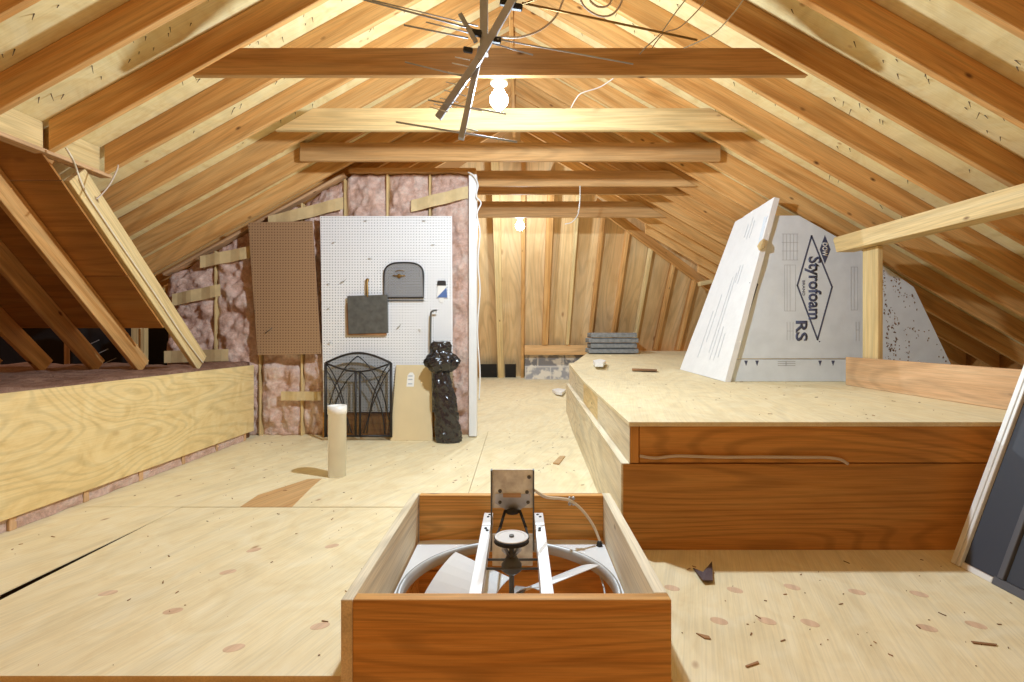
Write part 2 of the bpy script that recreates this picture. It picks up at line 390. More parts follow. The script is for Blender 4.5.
# ------------------------------------------------------------------ ridge board, rafters
o = lumber('ridge_board', (XR, .4, 3.395), (XR, 5.98, 3.395), .034, .24, 'rafter'); tag(o, 'long ridge board running along the peak between the two roof slopes', 'ridge board')
def rafter(side, d, xe, xs, label, group):
    x0 = XR + side*xs; x1 = xe
    pts = [(x0,d,zb(x0)),(x1,d,zb(x1)),(x1,d,zt(x1)-.001),(x0,d,zt(x0)-.001)]
    bm = B(); prism(bm, pts, (0,TH,0))
    s = -SL*side if side < 0 else SR
    dirv = Vector((x1-x0,0,zb(x1)-zb(x0)))
    o = link('roof_rafter', bm, 'rafter', fr=frame((x0,d,zb(x0)), dirv), bevel=.003)
    tag(o, label, 'rafter', group)
for k, d in enumerate(RAFT):
    if d > 5.9: continue
    if k <= 3: xe = -2.545
    else: xe = max(-3.72, XR-(d-1.33)/SL+.05)
    rafter(-1, d, xe, .019, 'left slope roof rafter, %s one counted from the camera towards the back' % ORD[k], 'rafters of the left roof slope')
for k, d in enumerate(RAFT):
    if d > 7.9: continue
    xs = .019
    lim = 3.40 - .0
    # jack rafters start at the valley with the back slope
    zlim = (BK-d-TH-.02)/BS - VD
    if zb(XR+.02) > zlim: xs = (ZR-zlim)/SR
    rafter(1, d, 4.7, xs, 'right slope roof rafter, %s one counted from the camera towards the back' % ORD[k], 'rafters of the right roof slope')
# valley board under the right slope
v0 = XR+(ZR-(BK-8.3)/BS)/SR
def vpt(x):
    z = zb(x)-.005; return Vector((x, BK-BS*z-.03, z-.02))
o = lumber('valley_board', vpt(1.0), vpt(4.2), .03, .13, 'rafter'); tag(o, 'slanting valley board where the back slope meets the right roof slope', 'board')

# collar ties: (front d, bottom z, height, x left, x right, slanted ends)
TIES = [(2.690,2.320,.146,-1.745,1.545,True,'tie','slanted ends, nearest the camera and just in front of the bulb'),
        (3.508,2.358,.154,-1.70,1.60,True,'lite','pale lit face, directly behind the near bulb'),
        (4.142,2.365,.150,-1.80,1.655,False,'tie','square sawn ends, just in front of the pegboard wall'),
        (4.880,2.375,.150,-1.75,1.72,True,'tie','first one behind the pegboard wall'),
        (5.250,2.400,.105,-1.7,1.72,True,'tie','thinnest one, second behind the pegboard wall'),
        (5.984,2.330,.19,-1.85,1.75,True,'tie','farthest from the camera, in front of the far bulb')]
for d, z, h, xl, xr, sl, m, lb in TIES:
    k = h/.57 if sl else 0
    bm = B(); prism(bm, [(xl,d,z),(xr,d,z),(xr-k,d,z+h),(xl+k,d,z+h)], (0,TH,0))
    o = link('collar_tie', bm, m, fr=frame(((xl+xr)/2,d,z), (1,0,0)), bevel=.003)
    tag(o, 'horizontal collar tie with '+lb if 'one' not in lb[:8] and 'far' not in lb[:3] and 'thin' not in lb[:4] and 'first' not in lb[:5] else 'horizontal collar tie, '+lb, 'collar tie', 'collar ties across the roof')

# left header: plate, blocks, brace
bm = B(); box(bm, -2.62, -2.545, .45, 3.16, 1.915, 1.937)
o = link('header_plate', bm, 'header', fr=frame((-2.58,1.8,1.91), (0,1,0)), bevel=.003); tag(o, 'horizontal plate under the left rafter ends, above the side wing', 'plate')
for k in (1, 2, 3):
    d0 = RAFT[k-1]+TH+.004; d1 = RAFT[k]-.004
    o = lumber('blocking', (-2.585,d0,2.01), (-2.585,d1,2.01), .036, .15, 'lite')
    tag(o, ['pale blocking board on the left header plate at the photo edge','','','']
        [0] if k == 1 else ['','','pale blocking board in the middle of the left header plate, above the brace top','pale blocking board at the far end of the left header plate, right of the brace'][k], 'blocking', 'blocking on the left header')
br0 = Vector((-2.58, 2.93, 1.865)); br1 = Vector((-2.58, 4.09, .705))
dirn = (br1-br0).normalized(); nrm = Vector((0,-dirn.z, dirn.y))
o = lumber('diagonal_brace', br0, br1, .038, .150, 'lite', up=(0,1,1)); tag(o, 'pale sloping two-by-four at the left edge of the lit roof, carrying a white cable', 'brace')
# rafters of the side wing
for i, X in enumerate((-2.87,-3.21,-3.61,-4.0,-4.4)):
    of = .066/1.4142; a = Vector((X, CR-2.09-of, 2.09-of)); b = Vector((X, CR-.74-of, .74-of))
    o = lumber('wing_rafter', a, b, .036, .125, 'rafter', up=(0,1,1))
    tag(o, 'brown sloping rafter of the dark side wing, %s to the left of the pale brace' % ['next','second','third','fourth','fifth'][i], 'rafter', 'rafters of the side wing')
    wv = Vector((0,-.0535,-.0535))
# ------------------------------------------------------------------ left knee wall
bm = B(); box(bm, -2.42, -2.404, .9, 4.58, .068, .662)
o = link('knee_wall_panel', bm, 'kneeply', fr=frame((-2.41,2.8,.36), (0,1,0)), bevel=.002); tag(o, 'long yellow plywood panel closing the low left knee wall', 'panel')
for i, d in enumerate((2.42, 2.83, 3.24, 3.65, 4.06, 4.47)):
    o = lumber('knee_wall_stud', (-2.44,d,.0), (-2.44,d,.62), .036, .036, 'header', up=(0,1,0))
    tag(o, 'knee wall stud foot showing under the left plywood panel, %s from the camera' % ORD[i], 'stud', 'knee wall studs under the left panel')
def lumpy(name, x0, x1, y0, y1, zf, amp, mat, nx, ny, thick, sc=3.0):
    bm = B(); g = []
    for j in range(ny+1):
        r = []
        for i in range(nx+1):
            x = x0+(x1-x0)*i/nx; y = y0+(y1-y0)*j/ny
            r.append(bm.verts.new((x, y, zf+amp*noise.fractal((x*sc,y*sc,1.3), .8, 2.0, 4))))
        g.append(r)
    for j in range(ny):
        for i in range(nx): bm.faces.new((g[j][i], g[j][i+1], g[j+1][i+1], g[j+1][i]))
    rim = [g[0][i] for i in range(nx+1)]+[g[j][nx] for j in range(1,ny+1)]+[g[ny][i] for i in range(nx-1,-1,-1)]+[g[j][0] for j in range(ny-1,0,-1)]
    low = [bm.verts.new((v.co.x, v.co.y, zf-thick)) for v in rim]
    n = len(rim)
    for i in range(n): bm.faces.new((rim[i], low[i], low[(i+1) % n], rim[(i+1) % n]))
    bm.faces.new(low)
    return link(name, bm, mat, smooth=True)
o = lumpy('loose_insulation', -6.1, -2.465, .9, 4.62, .67, .03, 'loose', 90, 90, .668); tag(o, 'brown loose fill insulation heaped behind the left knee wall', 'insulation', kind='stuff')
dsp = [1.64,2.0,2.40,2.81,3.22,3.63,4.04,4.45]
for i in range(1, 7):
    bm = B(); nx, nz = 16, 5; a0, a1 = dsp[i]+.02, dsp[i+1]-.002
    fr_ = []
    for j in range(nz+1):
        fr_.append([bm.verts.new((-2.425+.016*noise.noise((y_*9, j*.7, i)), y_, .002+.10*j/nz)) for y_ in [a0+(a1-a0)*q/nx for q in range(nx+1)]])
    bk = [[bm.verts.new((-2.45, v.co.y, v.co.z)) for v in r] for r in fr_]
    for j in range(nz):
        for q in range(nx):
            bm.faces.new((fr_[j][q], fr_[j][q+1], fr_[j+1][q+1], fr_[j+1][q])); bm.faces.new((bk[j][q], bk[j][q+1], bk[j+1][q+1], bk[j+1][q]))
    o = link('insulation_batt', bm, 'pink', smooth=True)
    tag(o, 'pink insulation peeking out under the left plywood panel, %s piece from the camera' % ORD[i-1], 'insulation', 'insulation under the left panel')

# ------------------------------------------------------------------ pegboard wall
WD = 4.69
bm = B(); prism(bm, [(-3.33,WD+.12,.0),(-.40,WD+.12,.0),(-.40,WD+.12,2.47),(-1.62,WD+.12,2.47),(-3.33,WD+.12,zb(-3.33)-.02)], (0,.02,0))
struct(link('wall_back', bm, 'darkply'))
edges = [-3.30,-2.825,-2.41,-2.02,-1.62,-1.225,-.83,-.455]
def wtop(x): return min(2.44, zb(x)-.05)
rn = random.Random(11)
for i in range(7):
    x0, x1 = edges[i]+.011, edges[i+1]-.011
    z0 = 0.0
    bm = B(); nx, nz = 26, 130; G = []; K = []
    for j in range(nz+1):
        r = []; q_ = []
        for q in range(nx+1):
            u = q/nx; x = x0+(x1-x0)*u; t = j/nz; z = z0+(wtop(x)-z0)*t
            bul = 1-.55*(2*u-1)**6
            end = min(1, t*14)*min(1, (1-t)*14)
            pinch = 1-.45*sum(math.exp(-((z-c)/.05)**2) for c in ((.42+.13*i) % 1.0, 1.05+.1*math.sin(i*2.1), 1.72+.1*math.cos(i)))
            y = WD+.07 - .08*bul*(.35+.65*end)*pinch - .05*noise.fractal((x*7+i*3, z*7, .7+i), .7, 2.1, 6)*bul
            r.append(bm.verts.new((x+.012*noise.noise((z*6, i, u)), y, z))); q_.append(bm.verts.new((x, WD+.10, z)))
        G.append(r); K.append(q_)
    for j in range(nz):
        for q in range(nx):
            bm.faces.new((G[j][q], G[j][q+1], G[j+1][q+1], G[j+1][q])); bm.faces.new((K[j][q], K[j+1][q], K[j+1][q+1], K[j][q+1]))
        bm.faces.new((G[j][0], G[j+1][0], K[j+1][0], K[j][0])); bm.faces.new((G[j][nx], K[j][nx], K[j+1][nx], G[j+1][nx]))
    for q in range(nx):
        bm.faces.new((G[0][q], K[0][q], K[0][q+1], G[0][q+1])); bm.faces.new((G[nz][q], G[nz][q+1], K[nz][q+1], K[nz][q]))
    o = link('insulation_batt', bm, 'pink', smooth=True)
    tag(o, ['tall pink insulation batt at the far left end of the wall beside the dark wing','pink insulation batt in the bay left of the brown pegboard','pink insulation batt partly behind the left half of the brown pegboard','pink insulation batt seen below the brown pegboard beside the white one','pink insulation batt showing above the left part of the white pegboard','pink insulation batt showing above the middle of the white pegboard','narrow strip of pink batt right of the white pegboard at the corner'][i], 'insulation', 'pink batts in the pegboard wall')
for i in range(1, 7):
    x = edges[i]
    z0 = 0.0
    o = lumber('wall_stud', (x, WD+.045, z0), (x, WD+.045, wtop(x)-.01), .018, .09, 'lite', up=(0,1,0))
    tag(o, 'tan stud edge between pink insulation batts, %s from the left end of the pegboard wall' % ORD[i-1], 'stud', 'studs in the pegboard wall')
bm = B(); box(bm, -1.58, -.40, WD-.01, WD+.11, 2.445, 2.485); o = link('top_plate', bm, 'tie', fr=frame((-1,WD,2.46), (1,0,0)), bevel=.003); tag(o, 'top plate along the flat head of the pegboard wall', 'plate')
# sloped plate under the left slope
p0 = Vector((-3.30, WD+.03, zb(-3.3)-.015)); p1 = Vector((-1.62, WD+.03, zb(-1.62)-.015))
o = lumber('sloped_plate', p0, p1, .09, .026, 'header'); tag(o, 'sloping wall plate between the insulation and the left roof slope', 'plate')
# kraft straps
STR = [((164,357),(228,355),12,'near the brace foot, left of the brown pegboard'),((172,300),(220,290),12,'slanting, beside the upper part of the pale brace'),((200,262),(250,252),12,'below the sloping plate left of the brown pegboard'),
       ((281,396),(321,396),9,'below the brown pegboard'),((268,222),(343,203),12,'rising above the top of the brown pegboard'),((411,206),(468,192),12,'slanting above the right half of the white pegboard')]
for (a, b, w, lb) in STR:
    dd = WD-.06; A = at(*a, dd); C = at(*b, dd); hh = w*dd/F
    bm = B(); n = 10
    up = Vector((0,0,1)); 
    row0 = [A.lerp(C, i/n)+up*(-hh/2)+Vector((0,.008*math.sin(i*1.3),0)) for i in range(n+1)]
    row1 = [p+up*hh for p in row0]
    v0 = [bm.verts.new(p) for p in row0]; v1 = [bm.verts.new(p) for p in row1]
    w0 = [bm.verts.new(p+Vector((0,.004,0))) for p in row0]; w1 = [bm.verts.new(p+Vector((0,.004,0))) for p in row1]
    for i in range(n):
        bm.faces.new((v0[i],v0[i+1],v1[i+1],v1[i])); bm.faces.new((w0[i],w1[i],w1[i+1],w0[i+1]))
        bm.faces.new((v0[i],w0[i],w0[i+1],v0[i+1])); bm.faces.new((v1[i],v1[i+1],w1[i+1],w1[i]))
    bm.faces.new((v0[0],v1[0],w1[0],w0[0])); bm.faces.new((v0[n],w0[n],w1[n],v1[n]))
    o = link('paper_strap', bm, 'kraft'); tag(o, 'tan paper strap across the insulation, '+lb, 'strap', 'paper straps on the insulation')
# pegboards
PD = 4.585
def panel4(name, corners, d, th, mat, tilt=0, bevel=.001):
    bm = B(); P = [at(x, y, d) for x, y in corners]; prism(bm, P, (0,th,0))
    return link(name, bm, mat, fr=Matrix.Translation((P[0].x, d+.0127, P[0].z)), bevel=bevel)
o = panel4('pegboard', [(320,216),(452,216),(453,412),(323.5,412)], PD, .006, 'pegwhite'); tag(o, 'large white pegboard fixed on the pink insulation wall', 'pegboard')
o = panel4('pegboard', [(248,222.5),(312.5,221),(321,354),(257.5,355)], PD-.004, .005, 'pegbrown'); tag(o, 'brown pegboard hanging slightly askew left of the white one', 'pegboard')
bm = B(); box(bm, at(321,0,PD).x, at(452,0,PD).x, PD+.04, PD+.075, 0, .22); o = link('baseboard_back', bm, 'board', fr=frame((-1.2,PD,.1),(1,0,0))); struct(o)
# white corner strip
bm = B(); a = at(469,176,4.62); b = at(476.5,431,4.62)
prism(bm, [(a.x,4.60,.01),(-.385,4.60,.01),(-.385,4.60,2.40),(a.x,4.60,2.40)], (0,.09,0)); struct(link('trim_1', bm, 'white', bevel=.004))
# squiggly cord hanging over the corner
pts = [at(468,172,4.56),at(474,176,4.55),at(478,185,4.55),at(476,196,4.55),at(481,203,4.55),at(477,214,4.55),at(480,232,4.56),at(478,262,4.56),at(480,290,4.57),at(477.5,330,4.57),at(480,372,4.57),at(479,400,4.57)]
bm = B(); tube(bm, smoothpath(pts, 6), .007, 8); o = link('cord', bm, 'white', smooth=True); tag(o, 'white cord dangling down the corner right of the white pegboard', 'cord')

# pegs
rodm = 'greymetal'
for i, (px, py, L_, an, lb) in enumerate([(365,221,.03,0,'upper left'),(423,221,.03,0,'upper right'),(333,243,.035,.2,'left, second row'),(432,245,.03,0,'right, below the top row'),(369,258.5,.035,0,'middle above the iron plate'),
        (341,283,.075,.45,'long slanted one beside the plate handle'),(328,284,.025,0,'left edge beside the long slanted one'),(328,309,.03,.4,'left edge beside the iron plate'),(397,329,.075,.8,'long slanted one right of the iron plate'),(419,329,.03,-.4,'below the arched screen'),(329,343,.03,.2,'left edge lowest')]):
    p = at(px, py, PD-.004); dv = Vector((math.cos(an), -.35, math.sin(an))).normalized()
    bm = B(); tube(bm, [p+Vector((0,.008,0)), p+Vector((0,-.012,0)), p+Vector((0,-.014,0))+dv*L_], .0035, 6)
    o = link('peg_hook', bm, rodm, smooth=True); tag(o, 'small peg hook on white pegboard, '+lb, 'peg hook', 'peg hooks on the pegboards')
p = at(266,333,PD-.008); bm = B(); tube(bm, [p+Vector((0,.006,0)), p+Vector((0,-.015,0)), p+Vector((.07,-.03,.045))], .004, 6)
o = link('peg_hook', bm, 'slate', smooth=True); tag(o, 'single slanted peg hook near the bottom of the brown pegboard', 'peg hook', 'peg hooks on the pegboards')

# iron plate with handle
root = thing('griddle_plate', 'dark grey square iron plate with upright handle hanging on the white pegboard', 'griddle', at(367,334,PD-.03))
bm = B(); P = [at(347,296,PD-.042),at(387.5,294.5,PD-.042),at(388,333,PD-.042),at(348.5,334,PD-.042)]; prism(bm, P, (0,.012,0)); link('plate', bm, 'slate', root, bevel=.003)
bm = B(); P = [at(346,303,PD-.029),at(385,303,PD-.029),at(386,335.5,PD-.029),at(346.5,335.5,PD-.029)]; prism(bm, P, (0,.024,0)); o = link('backing', bm, 'chip', root, bevel=.002)
bm = B(); pts = [at(367.5,297,PD-.036),at(367.3,290,PD-.034),at(367,284,PD-.03),at(367.5,279.5,PD-.024)]; tube(bm, smoothpath(pts,4), .010, 8); lathe(bm, at(367.4,280,PD-.024), [(.012,-.008),(.016,0),(.011,.008)], 12, (0,1,0)); o = link('handle', bm, 'brass', root, smooth=True); o['label'] = 'brass handle'

# arched screen
root = thing('arched_mesh_cover', 'small arched mesh cover in a black frame hung on the white pegboard', 'mesh cover', at(403,300,PD-.01))
da = PD-.02
def archpts(x0, x1, yb, ys, yt, n=14):
    out = [at(x0, yb, da)]
    cx = (x0+x1)/2; rx = (x1-x0)/2
    for i in range(n+1):
        t = math.pi*(1-i/n); e = .55
        c, s = math.cos(t), math.sin(t)
        out.append(at(cx+rx*math.copysign(abs(c)**.7, c), ys-(ys-yt)*abs(s)**.7, da))
    out.append(at(x1, yb, da)); return out
ap = archpts(384, 423.5, 297.5, 276, 262.5)
bm = B(); tube(bm, ap, .0075, 6, closed=True); tube(bm, [at(384,300.5,da), at(424,300.5,da)], .005, 6); link('frame', bm, 'black', root, smooth=True)
bm = B(); prism(bm, ap, (0,.003,0)); link('mesh', bm, 'gmesh', root)
bm = B(); c = at(399,276,da-.006); lathe(bm, c, [(.012,-.004),(.02,0),(.012,.004)], 10, (0,1,0)); tube(bm, [c+Vector((-.055,0,.004)), c+Vector((-.02,-.004,.0)), c+Vector((.02,-.004,0)), c+Vector((.055,0,.004))], .006, 6); tube(bm, smoothpath([c+Vector((-.035,0,.04)), c+Vector((0,-.006,.05)), c+Vector((.05,0,.045))],4), .003, 6); link('ornament', bm, 'brass', root, smooth=True)

# clip with blue packet
root = thing('hanging_packet', 'small blue and clear packet on a black clip, right side of the white pegboard', 'packet', at(441,300,PD-.01))
bm = B(); P = [at(437.5,280.5,PD-.02),at(445.5,280.5,PD-.02),at(446,285.5,PD-.02),at(437,285.5,PD-.02)]; prism(bm, P, (0,.018,0)); link('clip', bm, 'black', root, bevel=.002)
bm = B(); P = [at(438,285,PD-.014),at(445.5,285,PD-.014),at(447.5,298,PD-.014),at(436.5,298,PD-.014)]; prism(bm, P, (0,.01,0)); link('pouch', bm, 'paper', root, bevel=.002)
bm = B(); P = [at(436.8,297.6,PD-.0165),at(447.3,297.6,PD-.0165),at(446.4,287.5,PD-.0165)]; prism(bm, P, (0,.002,0)); link('blue_panel', bm, 'bluecloth', root)
bm = B(); P = [at(439,298,PD-.012),at(444,298,PD-.012),at(443.4,302.5,PD-.012),at(440,302.5,PD-.012)]; prism(bm, P, (0,.006,0)); link('tab', bm, 'paper', root)

# fireplace screen
sd = 4.47
root = thing('fireplace_screen', 'black arched fireplace screen with crossing gothic bars standing before the white pegboard', 'fireplace screen', (at(358,436,sd).x, sd, 0))
s_ = sd/F
def fs(px, py, o=0.0): 
    v = at(px, py, sd); v.y += o; v.z = max(v.z, .012); return v
bm = B(); tube(bm, [fs(325.5,437),fs(325.5,363)], .013, 6); tube(bm, [fs(391,437),fs(391,363)], .013, 6)
arc = [fs(325.5+65.5*i/16, 363-10*math.sin(math.pi*i/16)) for i in range(17)]; tube(bm, arc, .010, 6)
inv = [fs(325.5+65.5*i/16, 363+8.5*math.sin(math.pi*i/16)) for i in range(17)]; tube(bm, inv, .008, 6)
tube(bm, [fs(325.5,436),fs(391,436)], .010, 6)
link('outer_frame', bm, 'black', root, smooth=True)
for sgn, nm in ((-1,'left'),(1,'right')):
    bm = B(); cx = 358+sgn*2.2
    tube(bm, [fs(cx,436,-.006),fs(cx,371.5,-.006)], .010, 6)
    o = link('door_stile', bm, 'black', root, smooth=True)
    for (x0,y0,x1,y1,x2,y2) in ((358+sgn*33,368, 358+sgn*20,384, 358+sgn*6,433), (358,356, 358+sgn*24,372, 358+sgn*31,420),(358+sgn*3,372, 358+sgn*25,392, 358+sgn*27,434), (358+sgn*31,364,358+sgn*14,385,358+sgn*9,433)):
        bm = B(); pts = []
        for i in range(13):
            t = i/12; pts.append(fs((1-t)**2*x0+2*t*(1-t)*x1+t*t*x2, (1-t)**2*y0+2*t*(1-t)*y1+t*t*y2, -.008))
        tube(bm, pts, .0055, 6); link('gothic_bar', bm, 'black', root, smooth=True)
bm = B(); prism(bm, [fs(326,436,.004),fs(391,436,.004)]+[p+Vector((0,.004,0)) for p in reversed(arc)], (0,.002,0)); link('mesh', bm, 'mesh', root)

# beige board and its label
root = thing('leaning_board', 'plain beige board with a white sticker leaning on the wall beside the screen', 'board', (at(412,440,4.5).x, 4.5, 0))
A0, A1 = onz(391,440,.001), onz(433,440,.001); y0 = A0.y
bm = B(); zt_ = .935-30*4.55/F; x0, x1 = A0.x, A1.x
fpts = [Vector((x0,4.47,.0)),Vector((x1,4.47,.0)),Vector((x1-.025,4.555,zt_)),Vector((x0+.03,4.555,zt_))]
prism(bm, fpts, (0,.012,.0)); link('board', bm, 'beige', root, bevel=.002)
def onb(u, v): 
    a = fpts[0].lerp(fpts[1], u); b = fpts[3].lerp(fpts[2], u); return a.lerp(b, v)+Vector((0,-.0015,0))
bm = B(); prism(bm, [onb(.32,.71),onb(.52,.71),onb(.53,.86),onb(.48,.90),onb(.40,.90),onb(.34,.86)], (0,.001,0)); link('sticker', bm, 'paper', root)
bm = B()
for v in (.74,.80,.845): prism(bm, [onb(.36,v)+Vector((0,-.001,0)),onb(.48,v)+Vector((0,-.001,0)),onb(.48,v+.014)+Vector((0,-.001,0)),onb(.36,v+.014)+Vector((0,-.001,0))], (0,.0008,0))
link('printed_lines', bm, 'faintink', root)

# black bag bundle
root = thing('wrapped_bundle', 'tall bundle wrapped in a crumpled black bin bag at the wall corner', 'bundle', (at(450,440,4.42).x, 4.42, 0))
def bag(name, prof, seg, amp, seed):
    bm = B(); rings = []
    for (px, py, rx, ry) in prof:
        c = at(px, py, 4.42); ring = []
        for k in range(seg):
            t = 2*math.pi*k/seg
            sw = t+c.z*3.0; r = 1+amp*.8*noise.noise((math.cos(sw)*2.6+seed, math.sin(sw)*2.6, c.z*9))+amp*1.3*(.5-abs(noise.noise((math.cos(sw)*4.2, math.sin(sw)*4.2+seed, c.z*13))))+amp*.6*(.5-abs(noise.noise((math.cos(t)*9, math.sin(t)*9+seed, c.z*38))))
            ring.append(bm.verts.new((c.x+rx*math.cos(t)*r, c.y+ry*math.sin(t)*r, max(c.z+.01*noise.noise((t*2,c.z*8,seed)), .002))))
        rings.append(ring)
    for A_, C_ in zip(rings, rings[1:]):
        for k in range(seg): bm.faces.new((A_[k],A_[(k+1)%seg],C_[(k+1)%seg],C_[k]))
    bm.faces.new(rings[0]); bm.faces.new(list(reversed(rings[-1])))
    return link(name, bm, 'plastic', root, smooth=True)
k_ = 4.42/F
def prof(lst, n):
    out = []
    P = smoothpath([Vector((a,b,c)) for a,b,c in lst], n)
    return [(p.x, p.y, p.z*k_, p.z*k_*.8) for p in P]
bag('bag_body', prof([(449,442,9),(448.5,440,11),(448,430,11.3),(446.5,415,10.4),(445,400,9.8),(442.5,385,8.6),(441,374,7),(441,368,7)], 12), 72, .22, 3.0)
bag('bag_top', prof([(441,373,6),(441.5,369,10),(442.5,363,13),(443,357,11.5),(441,352,7.5),(440,347,8),(440.5,341.5,6.5)], 9), 64, .42, 9.0)
root = None
pts = [at(431.5,372,4.525),at(430.5,340,4.535),at(430.8,316,4.535),at(431.5,312,4.52),at(434,310.6,4.52),at(437,310.4,4.52)]
bm = B(); tube(bm, smoothpath(pts,4), .009, 8); o = link('poker_rod', bm, 'slate', smooth=True); tag(o, 'thin grey rod with a bent top standing behind the black bundle', 'rod')

# vent pipe
c = onz(334.5, 478, 0); R_ = .058
bm = B(); lathe(bm, (c.x, c.y+.05, 0), [(R_,0),(R_,.41),(R_+.003,.412),(R_+.003,.468),(R_-.007,.468),(R_-.007,.02)], 32)
o = link('vent_pipe', bm, 'ivory', smooth=False); 
for p in o.data.polygons: p.use_smooth = abs(p.normal.z) < .5
tag(o, 'short off-white vent pipe sticking up from the floor', 'pipe')

# ------------------------------------------------------------------ dark wing: studs, sheet
for i, (x0, x1, y0, y1, d, m) in enumerate([(133,142,330,372,4.75,'lite'),(143.5,146.5,330,372,4.72,'lite'),(66,72,329,350,5.1,'header')]):
    a = at((x0+x1)/2, y1, d); b = at((x0+x1)/2, 327, d); a.z = .0
    o = lumber('wing_stud', a, b, (x1-x0)*d/F, .05, m, up=(0,1,0)); tag(o, ['pale stud in the dark gap left of the insulation wall','thin pale strip beside the pale stud in the dark gap','short stud end in the gap behind the wing rafters'][i], 'stud')
bm = B(); nx, nz = 20, 8; G = [[bm.verts.new((at(70,0,5.0).x+ (at(134,0,5.0).x-at(70,0,5.0).x)*q/nx, 5.0+.03*noise.noise((q*.5,j*.8,2)), .002+1.06*j/nz)) for q in range(nx+1)] for j in range(nz+1)]
for j in range(nz):
    for q in range(nx): bm.faces.new((G[j][q],G[j][q+1],G[j+1][q+1],G[j+1][q]))
ext = bmesh.ops.extrude_face_region(bm, geom=bm.faces[:]); bmesh.ops.translate(bm, verts=[v for v in ext['geom'] if isinstance(v, bmesh.types.BMVert)], vec=(0,.006,0))
o = felt = link('felt_sheet', bm, 'tar', smooth=True); tag(o, 'black felt sheet hanging in the gap behind the wing rafters', 'felt sheet')
for i, (a, b) in enumerate([((84,347),(99,340)),((93,356),(108,349)),((101,365),(116,358)),((107,373),(121,365))]):
    bm = B(); tube(bm, [at(*a,4.96), at(*b,4.96)], .004, 6); o = link('lath_strip', bm, 'greymetal', felt); o['label'] = 'thin pale strip'
p = at(148,352,4.74)

# ------------------------------------------------------------------ fan box
d1, d2, W2 = 1.334, 2.237, .437
cx = -.034; zt0 = .235; t_ = .036
root = thing('fan_box', 'open wooden curb box around the fan in the middle foreground', 'box', (cx, (d1+d2)/2, 0))
bm = B(); box(bm, cx-W2+.032, cx+W2, d1, d1+t_, 0, zt0); link('front_board', bm, 'fir', root, frame((cx,d1,.1),(1,0,0)), bevel=.002)
bm = B(); box(bm, cx-W2+t_, cx+W2-t_, d2-t_, d2, 0, zt0); link('back_board', bm, 'fir', root, frame((cx,d2,.1),(1,0,0)), bevel=.002)
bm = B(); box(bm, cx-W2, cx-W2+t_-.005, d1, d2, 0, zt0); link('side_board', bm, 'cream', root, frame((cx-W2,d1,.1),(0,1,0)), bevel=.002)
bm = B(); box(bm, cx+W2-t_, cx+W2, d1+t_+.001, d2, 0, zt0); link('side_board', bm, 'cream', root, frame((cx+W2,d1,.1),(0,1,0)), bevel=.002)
# shaft below the box (a hole through the floor)
bm = B(); x0, x1, y0, y1 = cx-W2+t_, cx+W2-t_, d1+t_, d2-t_
for (a,b,c_,d_) in ((x0-.02,x0,y0,y1),(x1,x1+.02,y0,y1),(x0-.02,x1+.02,y0-.02,y0),(x0-.02,x1+.02,y1,y1+.02)):
    box(bm, a,b,c_,d_,-.09,-.001); box(bm, a,b,c_,d_,-.25,-.096)
struct(link('trim_2', bm, 'fir', fr=frame((cx,d2,-.2),(1,0,0))))
# the fan
fc = Vector((cx, (y0+y1)/2+.0, .045)); RR = .385
fan = thing('attic_fan', 'white belt-driven attic fan with round opening set inside the wooden box', 'fan', (fc.x, fc.y, .03))
bm = B(); hw = (x1-x0)/2-.004; hd = (y1-y0)/2-.004; n = 48
def sq(t):
    c_, s_2 = math.cos(t), math.sin(t); k = min(hw/abs(c_) if abs(c_) > 1e-6 else 9, hd/abs(s_2) if abs(s_2) > 1e-6 else 9); return Vector((fc.x+c_*k, fc.y+s_2*k, 0))
ring_i = [Vector((fc.x+RR*math.cos(2*math.pi*k/n), fc.y+RR*math.sin(2*math.pi*k/n), 0)) for k in range(n)]
ring_o = [sq(2*math.pi*k/n) for k in range(n)]
lay = []
for z in (.045,.040):
    lay.append(([bm.verts.new(p+Vector((0,0,z))) for p in ring_i],[bm.verts.new(p+Vector((0,0,z))) for p in ring_o]))
for k in range(n):
    q = (k+1) % n
    bm.faces.new((lay[0][0][k],lay[0][0][q],lay[0][1][q],lay[0][1][k])); bm.faces.new((lay[1][0][k],lay[1][1][k],lay[1][1][q],lay[1][0][q]))
    bm.faces.new((lay[0][1][k],lay[0][1][q],lay[1][1][q],lay[1][1][k])); bm.faces.new((lay[0][0][k],lay[1][0][k],lay[1][0][q],lay[0][0][q]))
link('mounting_plate', bm, 'white', fan)
bm = B(); vs = []
for (r, z) in ((RR+.006,.050),(RR-.004,.052),(RR-.012,.040),(RR-.012,.012),(RR-.006,.012),(RR-.004,.036)):
    vs.append([bm.verts.new((fc.x+r*math.cos(2*math.pi*k/64), fc.y+r*math.sin(2*math.pi*k/64), z)) for k in range(64)])
for A_, C_ in zip(vs, vs[1:]+vs[:1]):
    for k in range(64): bm.faces.new((A_[k],A_[(k+1)%64],C_[(k+1)%64],C_[k]))
link('ring', bm, 'greymetal', fan, smooth=True)
